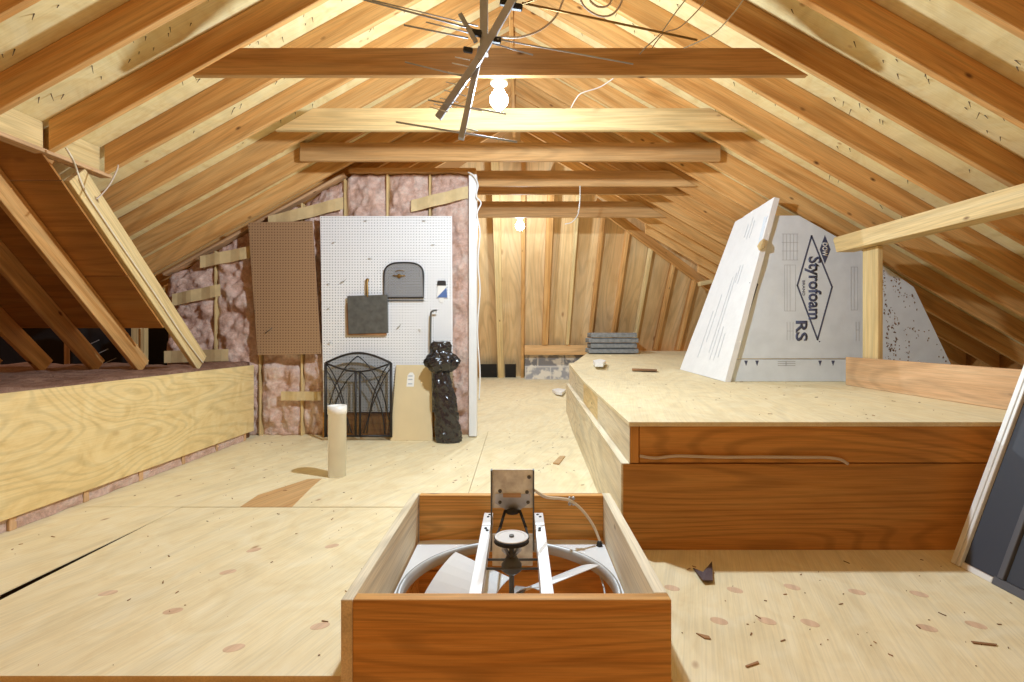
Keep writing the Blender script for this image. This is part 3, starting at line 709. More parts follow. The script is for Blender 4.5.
# two rails across the opening: rounded front ends
def railx(px, py, z=.165): p = onz(px, py, z); return p.x
for sgn, xc in ((-1, -.131),(1, .085)):
    bm = B(); w = .038; yb0, yb1 = d2-t_-.012, d1+t_+.012
    prof_ = [(yb0,.165),(yb1+.05,.165)]+[(yb1+.05-.05*math.sin(a), .115+.05*math.cos(a)) for a in [math.pi/2*i/6 for i in range(1,7)]]+[(yb1,.048),(yb1+.012,.048),(yb1+.012,.11)]+[(yb1+.05-.038*math.sin(a), .115+.038*math.cos(a)) for a in [math.pi/2*i/4 for i in range(3,-1,-1)]]+[(yb0,.153)]
    prism(bm, [(xc-w/2, y, z) for y, z in prof_], (w,0,0))
    box(bm, xc-w/2, xc-w/2+.003, yb1+.05, yb0, .115, .16); box(bm, xc+w/2-.003, xc+w/2, yb1+.05, yb0, .115, .16)
    rail = link('rail', bm, 'white', fan, bevel=.001)
    for yy in (yb0-.03, yb0-.055, yb0-.18, yb0-.20):
        bm = B(); lathe(bm, (xc+.006*random.uniform(-1,1), yy, .164), [(.006,0),(.006,.004),(.003,.006)], 8); link('screw', bm, 'rubber', rail, smooth=False)
    bm = B(); box(bm, xc-w/2+.001, xc+w/2-.001, yb0-.15, yb0-.004, .1652, .1665); link('slot_plate', bm, 'white', rail)
for yy in (d2-t_-.05,): pass
# crossbars carrying the shaft
py_, pz_ = 1.80, .225
pc = Vector((-.026, 1.775, .222))
for yy in (pc.y-.035, pc.y+.035):
    bm = B(); tube(bm, [(-.131,yy,.13),(.085,yy,.13)], .0045, 8); link('crossbar', bm, 'slate', fan, smooth=True)
bm = B(); lathe(bm, (pc.x,pc.y,.10), [(.022,0),(.036,.012),(.036,.030),(.026,.042),(.02,.055)], 20); link('bearing', bm, 'slate', fan, smooth=True)
bm = B(); tube(bm, [(pc.x,pc.y,-.06),(pc.x,pc.y,.215)], .009, 10); link('shaft', bm, 'slate', fan, smooth=True)
bm = B()
for a in (-.5, .5, 2.64, 3.64): 
    q = Vector((math.cos(a), math.sin(a), 0)); tube(bm, [pc+Vector((0,0,-.068)), pc+q*.034+Vector((0,0,-.035)), pc+q*.03+Vector((0,0,-.012))], .006, 6)
link('pulley_spokes', bm, 'galv', fan, smooth=True)
bm = B(); lathe(bm, pc, [(.050,-.014),(.062,-.012),(.058,-.006),(.058,-.004),(.062,.002),(.060,.003)], 36); pul = link('pulley', bm, 'rubber', fan, smooth=False)
bm = B(); lathe(bm, pc+Vector((0,0,.003)), [(.059,0),(.059,.003),(.05,.0045),(.047,.002),(.046,.0015),(.012,.0015)], 36); f_ = link('pulley_face', bm, 'white', pul); 
bm = B(); lathe(bm, pc+Vector((0,0,.004)), [(.009,0),(.009,.006),(.005,.007)], 12); link('hub_nut', bm, 'slate', pul)
# blades
def blade(a0, l0, l1, w0, w1, tilt, z):
    bm = B(); q = Vector((math.cos(a0), math.sin(a0), 0)); s = Vector((-math.sin(a0), math.cos(a0), 0))*math.cos(tilt)+Vector((0,0,math.sin(tilt)))
    c0 = Vector((pc.x, pc.y, z)); nx, nw = 8, 6; G = []
    for i in range(nx+1):
        t = i/nx; w = w0+(w1-w0)*t; r = l0+(l1-l0)*t; row = []
        for j in range(nw+1):
            u = (j/nw-.5); cam = .018*(1-4*u*u)
            row.append(bm.verts.new(c0+q*(r-.04*(u+.5)*t*.5)+s*w*u+Vector((0,0,cam))))
        G.append(row)
    for i in range(nx):
        for j in range(nw): bm.faces.new((G[i][j],G[i+1][j],G[i+1][j+1],G[i][j+1]))
    ext = bmesh.ops.extrude_face_region(bm, geom=bm.faces[:]); bmesh.ops.translate(bm, verts=[v for v in ext['geom'] if isinstance(v, bmesh.types.BMVert)], vec=(0,0,-.003))
    return link('blade', bm, 'white', fan)
blade(math.radians(146), .06, .355, .17, .24, math.radians(-24), .0)
blade(math.radians(212), .06, .355, .17, .24, math.radians(-20), -.01)
blade(math.radians(38), .06, .355, .17, .20, math.radians(-29), .01)
blade(math.radians(300), .06, .345, .17, .22, math.radians(-22), -.02)
bm = B(); lathe(bm, (pc.x,pc.y,-.03), [(.03,0),(.07,.004),(.07,.010),(.03,.02),(.02,.03)], 24)
for a in (.4, 1.3, 2.55, 3.7, 5.2):
    q = Vector((math.cos(a), math.sin(a), 0)); obox(bm, Vector((pc.x,pc.y,-.014))+q*.03, Vector((pc.x,pc.y,-.012))+q*.13, .045, .004, (0,0,1))
link('spider_hub', bm, 'galv', fan, bevel=.001)
# motor plate and belt tensioner
pd = 2.06
bm = B(); P = [at(491.5,469.5,pd),at(533.5,469.5,pd),at(534,560,pd),at(492,560,pd)]
zt1 = P[0].z; bm = B(); box(bm, P[0].x, P[1].x, pd, pd+.004, at(0,508,pd).z, zt1); pl = link('motor_plate', bm, 'smoke', fan, bevel=.001); pl['label'] = 'stained metal motor plate'
bm = B(); box(bm, P[0].x-.003, P[0].x+.003, pd-.012, pd+.012, .06, zt1); box(bm, P[1].x-.003, P[1].x+.003, pd-.012, pd+.012, .06, zt1); link('plate_flange', bm, 'slate', pl)
bm = B(); box(bm, P[0].x+.004, P[1].x-.004, pd-.02, pd-.016, at(0,566,pd-.02).z, at(0,534,pd-.02).z); link('lower_plate', bm, 'smoke', fan, bevel=.001)
bm = B()
for (a,b) in ((500,491),(527,492),(500,502),(528,502),(529,477)): lathe(bm, at(a,b,pd), [(.008,0),(.007,.006),(.003,.009)], 8, (0,-1,0))
link('bolt', bm, 'slate', pl)
bm = B(); P = [at(495,494,pd-.003),at(530,494,pd-.003),at(530,503,pd-.003),at(520,510,pd-.003),at(506,510,pd-.003),at(495,503,pd-.003)]; prism(bm, P, (0,.003,0)); link('bracket_plate', bm, 'galv', pl)
bm = B(); P = [at(503,493.5,pd-.005),at(521,493.5,pd-.005),at(521,497.5,pd-.005),at(503,497.5,pd-.005)]; prism(bm, P, (0,.002,0)); o = link('rating_label', bm, 'header', pl)
a = at(512.5,511,pd-.03)
bm = B(); lathe(bm, a+Vector((0,0,-.01)), [(.012,0),(.026,.003),(.026,.012),(.014,.018)], 18)
tube(bm, [a+Vector((-.03,0,0)), at(500,528,pd-.10)], .006, 8); tube(bm, [a+Vector((.03,0,0)), at(526,528,pd-.10)], .006, 8); tube(bm, [a+Vector((-.032,0,0)), a+Vector((.032,0,0))], .006, 8)
link('motor_pulley_arms', bm, 'rubber', fan, smooth=True)
bm = B(); tube(bm, [at(500,528,pd-.10), Vector((pc.x-.058,pc.y,pc.z))], .0045, 8); tube(bm, [at(526,528,pd-.10), Vector((pc.x+.058,pc.y,pc.z))], .0045, 8); link('belt', bm, 'rubber', fan, smooth=True)
# cord of the fan
pts = [at(534,490,2.06), at(546,497,2.10), at(560,498.5,2.13), at(571,501,2.15), at(583,511,2.16), at(593,525,2.16), at(599,539,2.14), at(599.5,543,2.13)]
bm = B(); tube(bm, smoothpath(pts,6), .006, 8); cord = link('power_cord', bm, 'cordwhite', fan, smooth=True); cord['label'] = 'cream power cord'
bm = B(); q = at(571.5,501,2.155); 
for sx in (-1,1):
    for sz in (-1,1): lathe(bm, q+Vector((sx*.008,0,sz*.012)), [(.006,-.006),(.008,0),(.006,.006)], 8, (0,1,0))
link('clamp', bm, 'galv', cord, smooth=True)
bm = B(); q = at(599.5,543,2.13); lathe(bm, q+Vector((0,0,-.012)), [(.013,0),(.012,.01),(.008,.02)], 12); link('grommet', bm, 'rubber', cord, smooth=True)
pts = [at(601,563,2.0), at(606,572,1.95), at(609,582,1.9), at(611,592,1.85)]
bm = B(); tube(bm, [Vector((p.x-.02, p.y, p.z-.02)) for p in smoothpath(pts,5)], .004, 6); link('ground_wire', bm, 'greymetal', fan, smooth=True)

# ------------------------------------------------------------------ right platform
PZ, PY = .557, 2.196
zd = lambda d: PZ + max(0, .03*(d-4.2))
plat = thing('platform', 'raised plywood platform with brown board front filling the right side', 'platform', (1.6, PY, 0))
tk = .019
ux = lambda d, o: o+(d-PY)*(.577-.478)/(5.83-PY)
bm = B(); prism(bm, [(.478,PY-.004,PZ),(4.7,PY-.004,PZ),(4.7,4.2,PZ),(ux(4.2,.478),4.2,PZ)], (0,0,-tk)); dk = [(ux(4.2,.478),4.201),(4.7,4.201),(4.7,8.19),(1.15,8.19),(.65,5.95),(.577,5.83)]; prism(bm, [(x,y,zd(y)) for x,y in dk], (0,0,-tk)); link('deck', bm, 'ply', plat, frame((1.5,5,PZ),(.2,1,0)), bevel=.001)
bm = B(); box(bm, .525, 2.9, PY+.006, PY+.042, .378, PZ-tk-.001); link('front_upper_board', bm, 'board', plat, frame((1.5,PY,.46),(1,0,0)), bevel=.002)
bm = B(); box(bm, .484, .522, PY+.002, PY+.04, .378, PZ-tk-.001); link('corner_block', bm, 'board', plat, frame((.5,PY,.46),(0,0,1)), bevel=.002)
bm = B(); box(bm, .452, 2.9, PY+.0, PY+.036, .0, .374); link('front_lower_board', bm, 'board', plat, frame((1.5,PY,.2),(1,0,0)), bevel=.002)
for i, (a, b) in enumerate(((PY+.001, 3.28),(3.284, 4.2),(4.204, 5.82))):
    bm = B(); prism(bm, [(ux(a,.481),a,.378),(ux(b,.481),b,.378),(ux(b,.481),b,zd(b)-tk-.001),(ux(a,.481),a,zd(a)-tk-.001)], (.0025,0,0)); link('side_upper_board', bm, 'cream' if i != 1 else 'lite', plat, frame((.5,a,.46),(0,1,0)))
for i, (a, b) in enumerate(((PY+.001, 4.5),(4.504, 5.82))):
    bm = B(); prism(bm, [(ux(a,.445),a,0),(ux(b,.445),b,0),(ux(b,.445),b,.3765),(ux(a,.445),a,.3765)], (.0355,0,0)); link('side_lower_board', bm, 'cream', plat, frame((.5,a,.2),(0,1,0)))
bm = B(); prism(bm, [(.579,5.82,0),(.579,5.82,zd(5.8)-tk-.002),(1.14,8.15,zd(8.1)-tk-.002),(1.14,8.15,0)], (.016,0,0)); link('back_board', bm, 'cream', plat)
# cable on the platform front
pts = [Vector(at(x,y,PY-.006)) for x,y in ((640,456),(655,458),(675,456),(700,456.5),(722,457.2),(760,457),(800,457.3),(825,457.5),(840,459.5),(848,464))]
bm = B(); tube(bm, smoothpath(pts,5), .0065, 8); o = link('cable', bm, 'greycord', smooth=True); tag(o, 'grey-tan cable running along the brown platform front', 'cable')
# parapet, post, beam
bm = B(); prism(bm, [(2.47,3.82,PZ+.001),(2.44,2.2,PZ+.001),(2.44,2.2,.765),(2.47,3.82,.769)], (.034,0,0)); o = link('parapet_board', bm, 'header', fr=frame((2.45,3,.66),(0,1,0)), bevel=.003); tag(o, 'reddish board on edge along the right side of the platform', 'board')
o = lumber('post', (2.527,3.61,PZ+.001), (2.527,3.61,1.56), .16, .036, 'lite', up=(1,0,0)); tag(o, 'short pale post under the beam in front of the foam board', 'post')
bm = B(); xb0, xb1 = 2.425, 2.56
za = lambda d: 1.547+(d-2.46)*.0145
prism(bm, [(xb0,1.3,za(1.3)),(xb0,3.86,za(3.86)),(xb0,3.90,za(3.9)+.10),(xb0,3.89,za(3.89)+.118),(xb0,1.3,za(1.3)+.118)], (xb1-xb0,0,0)); o = link('side_beam', bm, 'lite', fr=frame((2.5,2.6,1.6),(0,1,0)), bevel=.003); tag(o, 'pale horizontal beam at right, resting on the short post', 'beam')

# ------------------------------------------------------------------ foam enclosure
FD = 4.10
def fp(px, py, o=0.0): v = at(px, py, FD); v.y = FD+o; return v
foam = thing('foam_board', 'large pale blue printed foam board facing the camera on the platform', 'foam board', (2.6, FD, PZ))
o1 = [fp(767,215.5),fp(799,215.5),fp(866,253),fp(866,358.5),fp(733.5,358.5)]
bm = B(); prism(bm, o1, (0,.05,0)); link('upper_sheet', bm, 'foam', foam, bevel=.002)
zb0 = PZ+.001
b0 = fp(733,359.5); b1 = fp(872,359.5)
bm = B(); prism(bm, [b0,b1,Vector((b1.x,FD,zb0)),Vector((fp(727,382).x,FD,zb0))], (0,.05,0)); link('lower_strip', bm, 'foam', foam, bevel=.002)
bm = B(); prism(bm, [fp(867,254),fp(914,287),fp(951,364),Vector((fp(956,376).x,FD,zb0)),Vector((fp(873,376).x,FD,zb0)),fp(867,358)], (0,.05,0)); sd_ = link('speckled_sheet', bm, 'foam', foam, bevel=.002); sd_['label'] = 'speckled sheet with torn brown paper'
bm = B(); rn = random.Random(5)
for i in range(900):
    x = 868+78*rn.random()**1.5; y = rn.uniform(256, 362)
    if y < 258+(x-868)*.66 or x > 914+(y-287)*.48-3: continue
    if noise.noise((x*.07, y*.05, 4)) < -.02: continue
    if x > 900 and rn.random() < .45: continue
    c = fp(x, y, -.0012); n_ = rn.randint(4,6); rr = rn.uniform(.002,.008)
    prism(bm, [c+Vector((math.cos(2*math.pi*k/n_)*rr*rn.uniform(.5,1.3),0,math.sin(2*math.pi*k/n_)*rr*rn.uniform(.6,1.8))) for k in range(n_)], (0,.001,0))
o = link('paper_specks', bm, 'foamdirt', foam); o['kind'] = 'stuff'
# printing on the board
inkroot = foam
def strip2(bm, a, b, w, off=-.0012):
    A_ = fp(*a, off); C_ = fp(*b, off); dv = (C_-A_).normalized(); nv = Vector((-dv.z,0,dv.x))*w/2; e_ = dv*w*.45
    prism(bm, [A_-nv-e_,C_-nv+e_,C_+nv+e_,A_+nv-e_], (0,.0008,0))
bm = B(); dm = [(811.5,236),(832,287),(817.5,339.5),(797.3,285.5)]
for i in range(4): strip2(bm, dm[i], dm[(i+1)%4], .013)
link('printed_diamond', bm, 'ink', foam)
bm = B(); strip2(bm, (750,283), (753.5,279), .009); strip2(bm, (753.5,279),(757.5,284.5), .009); strip2(bm, (757.5,284.5),(741,338), .009); link('printed_diamond', bm, 'ink', foam)
def lettering(name, txt, px, py, hpx, lpx, mat, bold=.0, shear=0, shrink=None, off=-.0016, align='CENTER'):
    """text reading downwards, letter tops to the right; (px,py) = centre; hpx height, lpx length"""
    cu = bpy.data.curves.new('txt', 'FONT'); cu.body = txt; cu.size = 1.0; cu.offset = bold; cu.extrude = 0.0; cu.resolution_u = 3
    ob = bpy.data.objects.new('txt', cu); COL.objects.link(ob)
    dg = bpy.context.evaluated_depsgraph_get(); me = bpy.data.meshes.new_from_object(ob.evaluated_get(dg)); bpy.data.objects.remove(ob)
    xs = [v.co.x for v in me.vertices]; ys = [v.co.y for v in me.vertices]
    k = FD/F; w, h = max(xs)-min(xs), max(ys)-min(ys); mx, my = (max(xs)+min(xs))/2, (max(ys)+min(ys))/2
    c = fp(px, py, off); bm = B(); bm.from_mesh(me)
    for v in bm.verts:
        u = (v.co.x-mx)/w*lpx*k; t = (v.co.y-my)/h*hpx*k
        v.co = (c.x+t, c.y, c.z-u+shear*t)
    ext = bmesh.ops.extrude_face_region(bm, geom=bm.faces[:]); bmesh.ops.translate(bm, verts=[v for v in ext['geom'] if isinstance(v, bmesh.types.BMVert)], vec=(0,.001,0))
    bpy.data.meshes.remove(me)
    return link(name, bm, mat, foam)
lettering('lettering', 'Styrofoam', 813, 288, 17, 63, 'ink', .03)
lettering('lettering', 'BRAND', 803.6, 288, 2.6, 15, 'ink', .01)
lettering('lettering', 'RS', 801.5, 331, 12, 20.5, 'ink', .028)
bm = B(); prism(bm, [fp(824.8,235,-.0012),fp(830.5,249.5,-.0012),fp(824.8,264,-.0012),fp(819.6,249.5,-.0012)], (0,.0008,0)); link('printed_emblem', bm, 'ink', foam)
lettering('lettering', 'DOW', 825.0, 249.5, 5.2, 13.5, 'paper', .02, off=-.0022)
def lines(ls, w):
    bm = B()
    for a_, b_ in ls: strip2(bm, a_, b_, w)
    link('fine_print', bm, 'faintink', foam)
lines([((x0,234),(x0,260)) for x0 in (783,786.5,790,793.5,797)]+[((782,y0),(798,y0)) for y0 in (234,242.5,251,260)], .0035)
lines([((x0,265),(x0,311)) for x0 in (784.5,787,790,795.5)]+[((784.5,y0),(795.5,y0)) for y0 in (265,311)], .003)
lines([((x0,322),(x0,340)) for x0 in (787,790,793)]+[((787,331),(793,331))], .003)
lines([((x0,267),(x0,310)) for x0 in (851,854,857.5)]+[((851,267),(857.5,267)),((851,310),(857.5,310))], .003)
lines([((x0,322),(x0,341)) for x0 in (856,859)]+[((856,330),(859,330))], .004)
lines([((778,y0),(795,y0)) for y0 in (361.5,363.5,365.5)]+[((786,361.5),(786,365.5))], .006)
bm = B()
for x0 in (746,757,820,833): prism(bm, [fp(x0-1.8,360.6,-.0012),fp(x0+1.8,360.6,-.0012),fp(x0,366,-.0012)], (0,.0008,0))
link('arrow_marks', bm, 'ink', foam)
bm = B(); q = fp(819.5,341.5,-.0012); lathe(bm, q, [(.006,0),(.006,.001)], 10, (0,1,0)); q = fp(741,341,-.0012); lathe(bm, q, [(.007,0),(.007,.001)], 10, (0,1,0)); link('trademark_dot', bm, 'ink', foam)
# leaning white side sheet
A_ = Vector((fp(725,382).x-.012, FD-.03, zb0)); Bt = fp(773,198); Bt = Vector((Bt.x-.004, FD-.03, Bt.z))
C_ = onz(680,368.5,zb0); far = 5.55; far = 5.12; C_ = Vector(((680-CX)*far/F, far, zd(far)+.002)); Dt = at(735,222,4.88); 
nn = (Bt-A_).cross(C_-A_).normalized()
if nn.x > 0: nn = -nn
side = thing('foam_board', 'white foam board leaning in as the left side of the enclosure', 'foam board', A_)
bm = B(); nx, nz = 14, 14; G = []
for i in range(nx+1):
    row = []
    for j in range(nz+1):
        u, v = i/nx, j/nz; p = (A_.lerp(C_,u)).lerp(Bt.lerp(Dt,u), v)
        jit = Vector((0,0,0))
        if i in (0,nx) or j == nz: jit = Vector((.0,.008*noise.noise((v*7,u*7,3)),.008*noise.noise((u*7,v*7,8))))
        row.append(bm.verts.new(p+jit))
    G.append(row)
for i in range(nx):
    for j in range(nz): bm.faces.new((G[i][j],G[i+1][j],G[i+1][j+1],G[i][j+1]))
ext = bmesh.ops.extrude_face_region(bm, geom=bm.faces[:]); bmesh.ops.translate(bm, verts=[v for v in ext['geom'] if isinstance(v, bmesh.types.BMVert)], vec=-nn*.045)
link('sheet', bm, 'foamwhite', side)
bm = B()
def sq_(u, v): return (A_.lerp(C_,u)).lerp(Bt.lerp(Dt,u), v)+nn*.004
for (u, v0_, v1_) in ((.25,.12,.26),(.32,.10,.30),(.40,.10,.62),(.46,.14,.60),(.60,.2,.5),(.68,.1,.4),(.30,.55,.66),(.36,.56,.66),(.35,.82,.92),(.42,.82,.95),(.5,.84,.92)):
    prism(bm, [sq_(u-.008,v0_),sq_(u+.008,v0_),sq_(u+.008,v1_),sq_(u-.008,v1_)], -nn*.002)
link('faint_print', bm, 'palerink', side)
bm = B(); q = sq_(.0,.74)+Vector((.0,-.012,0)); lathe(bm, q, [(.005,-.05),(.03,-.02),(.024,.02),(.006,.05)], 7, (.4,0,1)); link('torn_patch', bm, 'kraft', side)

# ------------------------------------------------------------------ window screens at right
def wscreen(name, xb, lean, y0, y1, hgt, lab, cat):
    r = thing(name, lab, cat, (xb, (y0+y1)/2, 0))
    ax = Vector((lean,0,1)).normalized(); nv = Vector((ax.z,0,-ax.x))
    def q(y, s, o=0): return Vector((xb, y, .002)) + ax*s + nv*o
    def bar(nm, a, b, c, d, mat, o0=0, o1=.022):
        bm = B(); prism(bm, [q(a,c,o0),q(b,c,o0),q(b,d,o0),q(a,d,o0)], nv*(o1-o0)); return link(nm, bm, mat, r, bevel=.002)
    return r, bar
r, bar = wscreen('window_screen', 1.775, .372, 1.10, 2.075, 1.72, 'grey window screen with a pale metal frame leaning against the right beam', 'window screen')
bar('stile', 2.052, 2.075, 0, 1.70, 'alu', -.004, .02); bar('stile', 2.032, 2.047, 0, 1.70, 'alu', -.006, .016); bar('stile', 1.10, 1.125, 0, 1.70, 'darkframe')
bar('rail', 1.9, 2.031, 0, .022, 'alu'); bar('rail', 1.126, 1.9, 0, .03, 'darkframe'); bar('rail', 1.126, 2.031, 1.678, 1.70, 'alu')
bar('mullion', 1.862, 1.885, .031, 1.677, 'darkframe', -.004, .02)
bar('mesh', 1.886, 2.031, .024, 1.677, 'wmesh', .008, .010); bar('mesh', 1.126, 1.861, .031, 1.677, 'wmesh', .008, .010)

# ------------------------------------------------------------------ back slope
for i in range(-2, 9):
    X = -.305+.362*i
    wd = {0: .10, 1: .055, 2: .09, 3: .05}.get(i, .04)
    top = zb(X)-.03
    z0 = zf(8.5)-.01
    if i in (2, 3): z0 = .775
    if X > 1.0: z0 = .69
    a = Vector(bp(X, z0)); b = Vector(bp(X, top)); e_ = BD-.004
    bm = B(); prism(bm, [(X-wd/2,a.y,a.z),(X-wd/2,a.y+e_,a.z),(X-wd/2,b.y+e_,b.z),(X-wd/2,b.y,b.z)], (wd,0,0))
    o = link('back_rafter', bm, 'rafter' if i % 3 else 'lite', fr=frame(a, b-a, (0,1,.8)), bevel=.003)
    tag(o, 'leaning rafter of the far back slope, %s from the left of the passage' % ORD[i+2], 'rafter', 'rafters of the back slope')
bm = B(); box(bm, .09, 1.115, 8.16, 8.22, .615, .77); o = link('back_header', bm, 'tie', fr=frame((.7,8.2,.7),(1,0,0)), bevel=.003); tag(o, 'short header board over the cinder block opening at the back', 'header')
bm = B(); box(bm, .10, 1.06, 8.36, 8.46, zf(8.36)+.002, .61); o = link('block_wall', bm, 'block', fr=Matrix.Translation((.10,8.36,.2))); tag(o, 'low patch of grey cinder block at the foot of the back slope', 'block wall')
for i, (a, b) in enumerate(((479.5,497),(505,516))):
    pa = at(a, 377, 8.5).x; pb = at(b, 377, 8.5).x
    bm = B(); q0 = Vector(bp(0, .215, .02)); q1 = Vector(bp(0, .45, .02))
    prism(bm, [(pa,q0.y,q0.z),(pb,q0.y,q0.z),(pb,q1.y,q1.z),(pa,q1.y,q1.z)], (0,.02,0)); o = link('felt_patch', bm, 'tar'); tag(o, 'dark felt patch at the foot of the back slope, '+['beside the white corner','between the first two clear rafters'][i], 'felt patch')
# grey corrugated panels
for i in range(4):
    z0 = zd(7.8)+.004+.077*i; pa = at(588+(i%2)*2, 350, 7.5).x; pb = at(637-(i%2)*1.5, 350, 7.5).x
    bm = B(); n = 12; top = []; bot = []
    for j in range(n+1):
        y = 7.4+.4*j/n; zo = .024*(1 if j % 2 else 0)
        top.append(Vector((pa, y, z0+.046+zo))); bot.append(Vector((pa, y, z0+zo)))
    prism(bm, bot+list(reversed(top)), (pb-pa,0,0))
    o = link('corrugated_panel', bm, 'shingle', bevel=.002); tag(o, 'grey corrugated panel in the stack at the platform back, %s' % ['bottom of the pile','second from the bottom','second from the top','top of the pile'][i], 'panel', 'stack of grey corrugated panels')
# small blocks at the eave behind the foam
a = at(699,284,7.2); o = lumber('eave_block', a, a+Vector((.30,.0,.06)), .1, .06, 'lite'); tag(o, 'small wood block at the valley end left of the white foam board', 'block')

# scraps
root = None
def flat(name, pxs, z, th, mat, label, cat, lift=0):
    bm = B(); pts = [onz(x, y, z) for x, y in pxs]; pts = [Vector((p.x,p.y,z+.0015+lift*i)) for i, p in enumerate(pts)]
    prism(bm, pts, (0,0,th)); o = link(name, bm, mat); tag(o, label, cat); return o
flat('cardboard_scrap', [(693,569),(703,574),(712,564),(713,584),(703,584.5),(699,580)], 0, .004, 'scrap', 'dark purple V-shaped scrap lying on the floor before the platform', 'scrap', .003)
flat('wood_chip', [(696,634),(709,637),(711,640),(704,639)], 0, .0025, 'chip', 'dark wood chip on the floor right of the fan box', 'chip')
flat('wood_chip', [(745,667),(758,662),(759,664),(747,668)], 0, .0025, 'chip', 'brown wood splinter near the lower middle of the right floor', 'chip')
flat('wood_chip', [(971,642),(997,645),(996,646.5),(973,644)], 0, .0025, 'chip', 'long brown splinter at the right of the floor near the screens', 'chip')
flat('wood_chip', [(553,464),(560,457),(565,457),(559,465)], 0, .008, 'stain', 'bent plywood scrap on the passage floor beside the platform', 'chip')
flat('wood_stick', [(632,369.5),(657,370.5),(657,371.5),(632,370.8)], zd(5.1)+.002, .012, 'chip', 'thin brown stick lying on the platform top', 'stick')
flat('paper_scrap', [(593,364),(600,362.5),(606,364),(603,367),(595,366.8)], zd(5.9)+.006, .04, 'paper', 'crumpled white paper scrap near the back left corner of the platform', 'paper')
flat('paper_scrap', [(552,392),(558,390.5),(566,392),(562,395.5),(556,394.5)], zf(7.15), .035, 'paper', 'crumpled white paper scrap on the passage floor', 'paper')
rn = random.Random(21); bm = B()
def chip(x, y, z):
    a = rn.uniform(0, 6.28); l = rn.choice((.003,.004,.004,.006,.006,.009,.014,.024))*rn.uniform(.6,1.1); w = min(.004, l*.4); u = Vector((math.cos(a),math.sin(a),0)); v = Vector((-u.y,u.x,0)); c = Vector((x,y,z+.0008))
    prism(bm, [c-u*l/2-v*w/2, c+u*l/2-v*w*.3, c+u*l/2+v*w*.3, c-u*l/2+v*w/2], (0,0,.002))
for i in range(150): chip(rn.uniform(-2.3,-.5), rn.uniform(1.4,4.5), 0)
for i in range(95): chip(rn.uniform(.45,2.2), rn.uniform(1.1,2.1), 0)
for i in range(90): chip(rn.uniform(-.5,.4), rn.uniform(2.3,4.8), 0)
for i in range(60): chip(rn.uniform(.7,2.3), rn.uniform(2.25,4.1), PZ)
o = link('wood_debris', bm, 'chip'); tag(o, 'tiny wood splinters and dust crumbs scattered over the plywood floors', 'debris', kind='stuff')

# ------------------------------------------------------------------ cables in the roof
def cable(name, pts, r, mat, label, cat='cable'):
    bm = B(); tube(bm, smoothpath(pts, 7), r, 7); o = link(name, bm, mat, smooth=True); tag(o, label, cat); return o
cable('cable', [at(66,148,2.72),at(72,158,2.74)]+[Vector((-2.553,2.553*F/(CX-p),H-(q-CY)*2.553/(CX-p))) for p,q in ((76,168),(81,182),(88,196),(100,214),(123,248),(152,290),(178,329),(190,346),(203,363))], .0055, 'cordwhite', 'white cable running down the pale sloping brace at left')
cable('wire', [at(96,199,2.9),at(101,195,2.92),at(110,184,2.95),at(117,170,2.98),at(118,165,3.0)], .004, 'greycord', 'short dark wire arching off the brace top', 'wire')
cable('coax_cable', [at(503,37,2.45),at(520,37,2.45),at(540,30,2.45),at(556,16,2.45),at(566,-6,2.45),at(575,-14,2.45),at(584,6,2.45),at(600,16,2.45),at(614,13,2.45),at(622,-2,2.45),at(610,-14,2.5),at(592,-10,2.52),at(590,0,2.52),at(600,7,2.52),at(611,1,2.5),at(612,-30,2.6),at(600,-80,2.8)], .005, 'greycord', 'dark looped aerial cable coiled near the ridge right of the antenna')
cable('wire', [at(690,-6,2.6),at(676,12,2.6),at(660,34,2.62),at(645,48,2.64),at(640,54,2.68)], .0032, 'greymetal', 'thin grey wire hanging across the near collar tie at right', 'wire')
cable('wire', [at(708,-4,2.6),at(699,9,2.6),at(680,27,2.62),at(664,33,2.62),at(652,48,2.64)], .0032, 'greycord', 'thin tan wire sagging above the near collar tie at right', 'wire')
cable('wire', [at(746,-5,2.55),at(736,10,2.55),at(716,32,2.58),at(698,42,2.60),at(684,48,2.65)], .0035, 'white', 'pale wire crossing by the right end of the near collar tie', 'wire')
cable('wire', [at(614,78,3.15),at(600,87,3.2),at(582,93,3.22),at(576,99,3.25),at(571,108,3.3)], .004, 'greycord', 'short bent wire hanging right of the near bulb', 'wire')
cable('wire', [at(580,186,4.83),at(580,200,5.0),at(578,214,5.2),at(572,222,5.3),at(565,224,5.3)], .005, 'white', 'pale drop wire hanging among the far collar ties', 'wire')

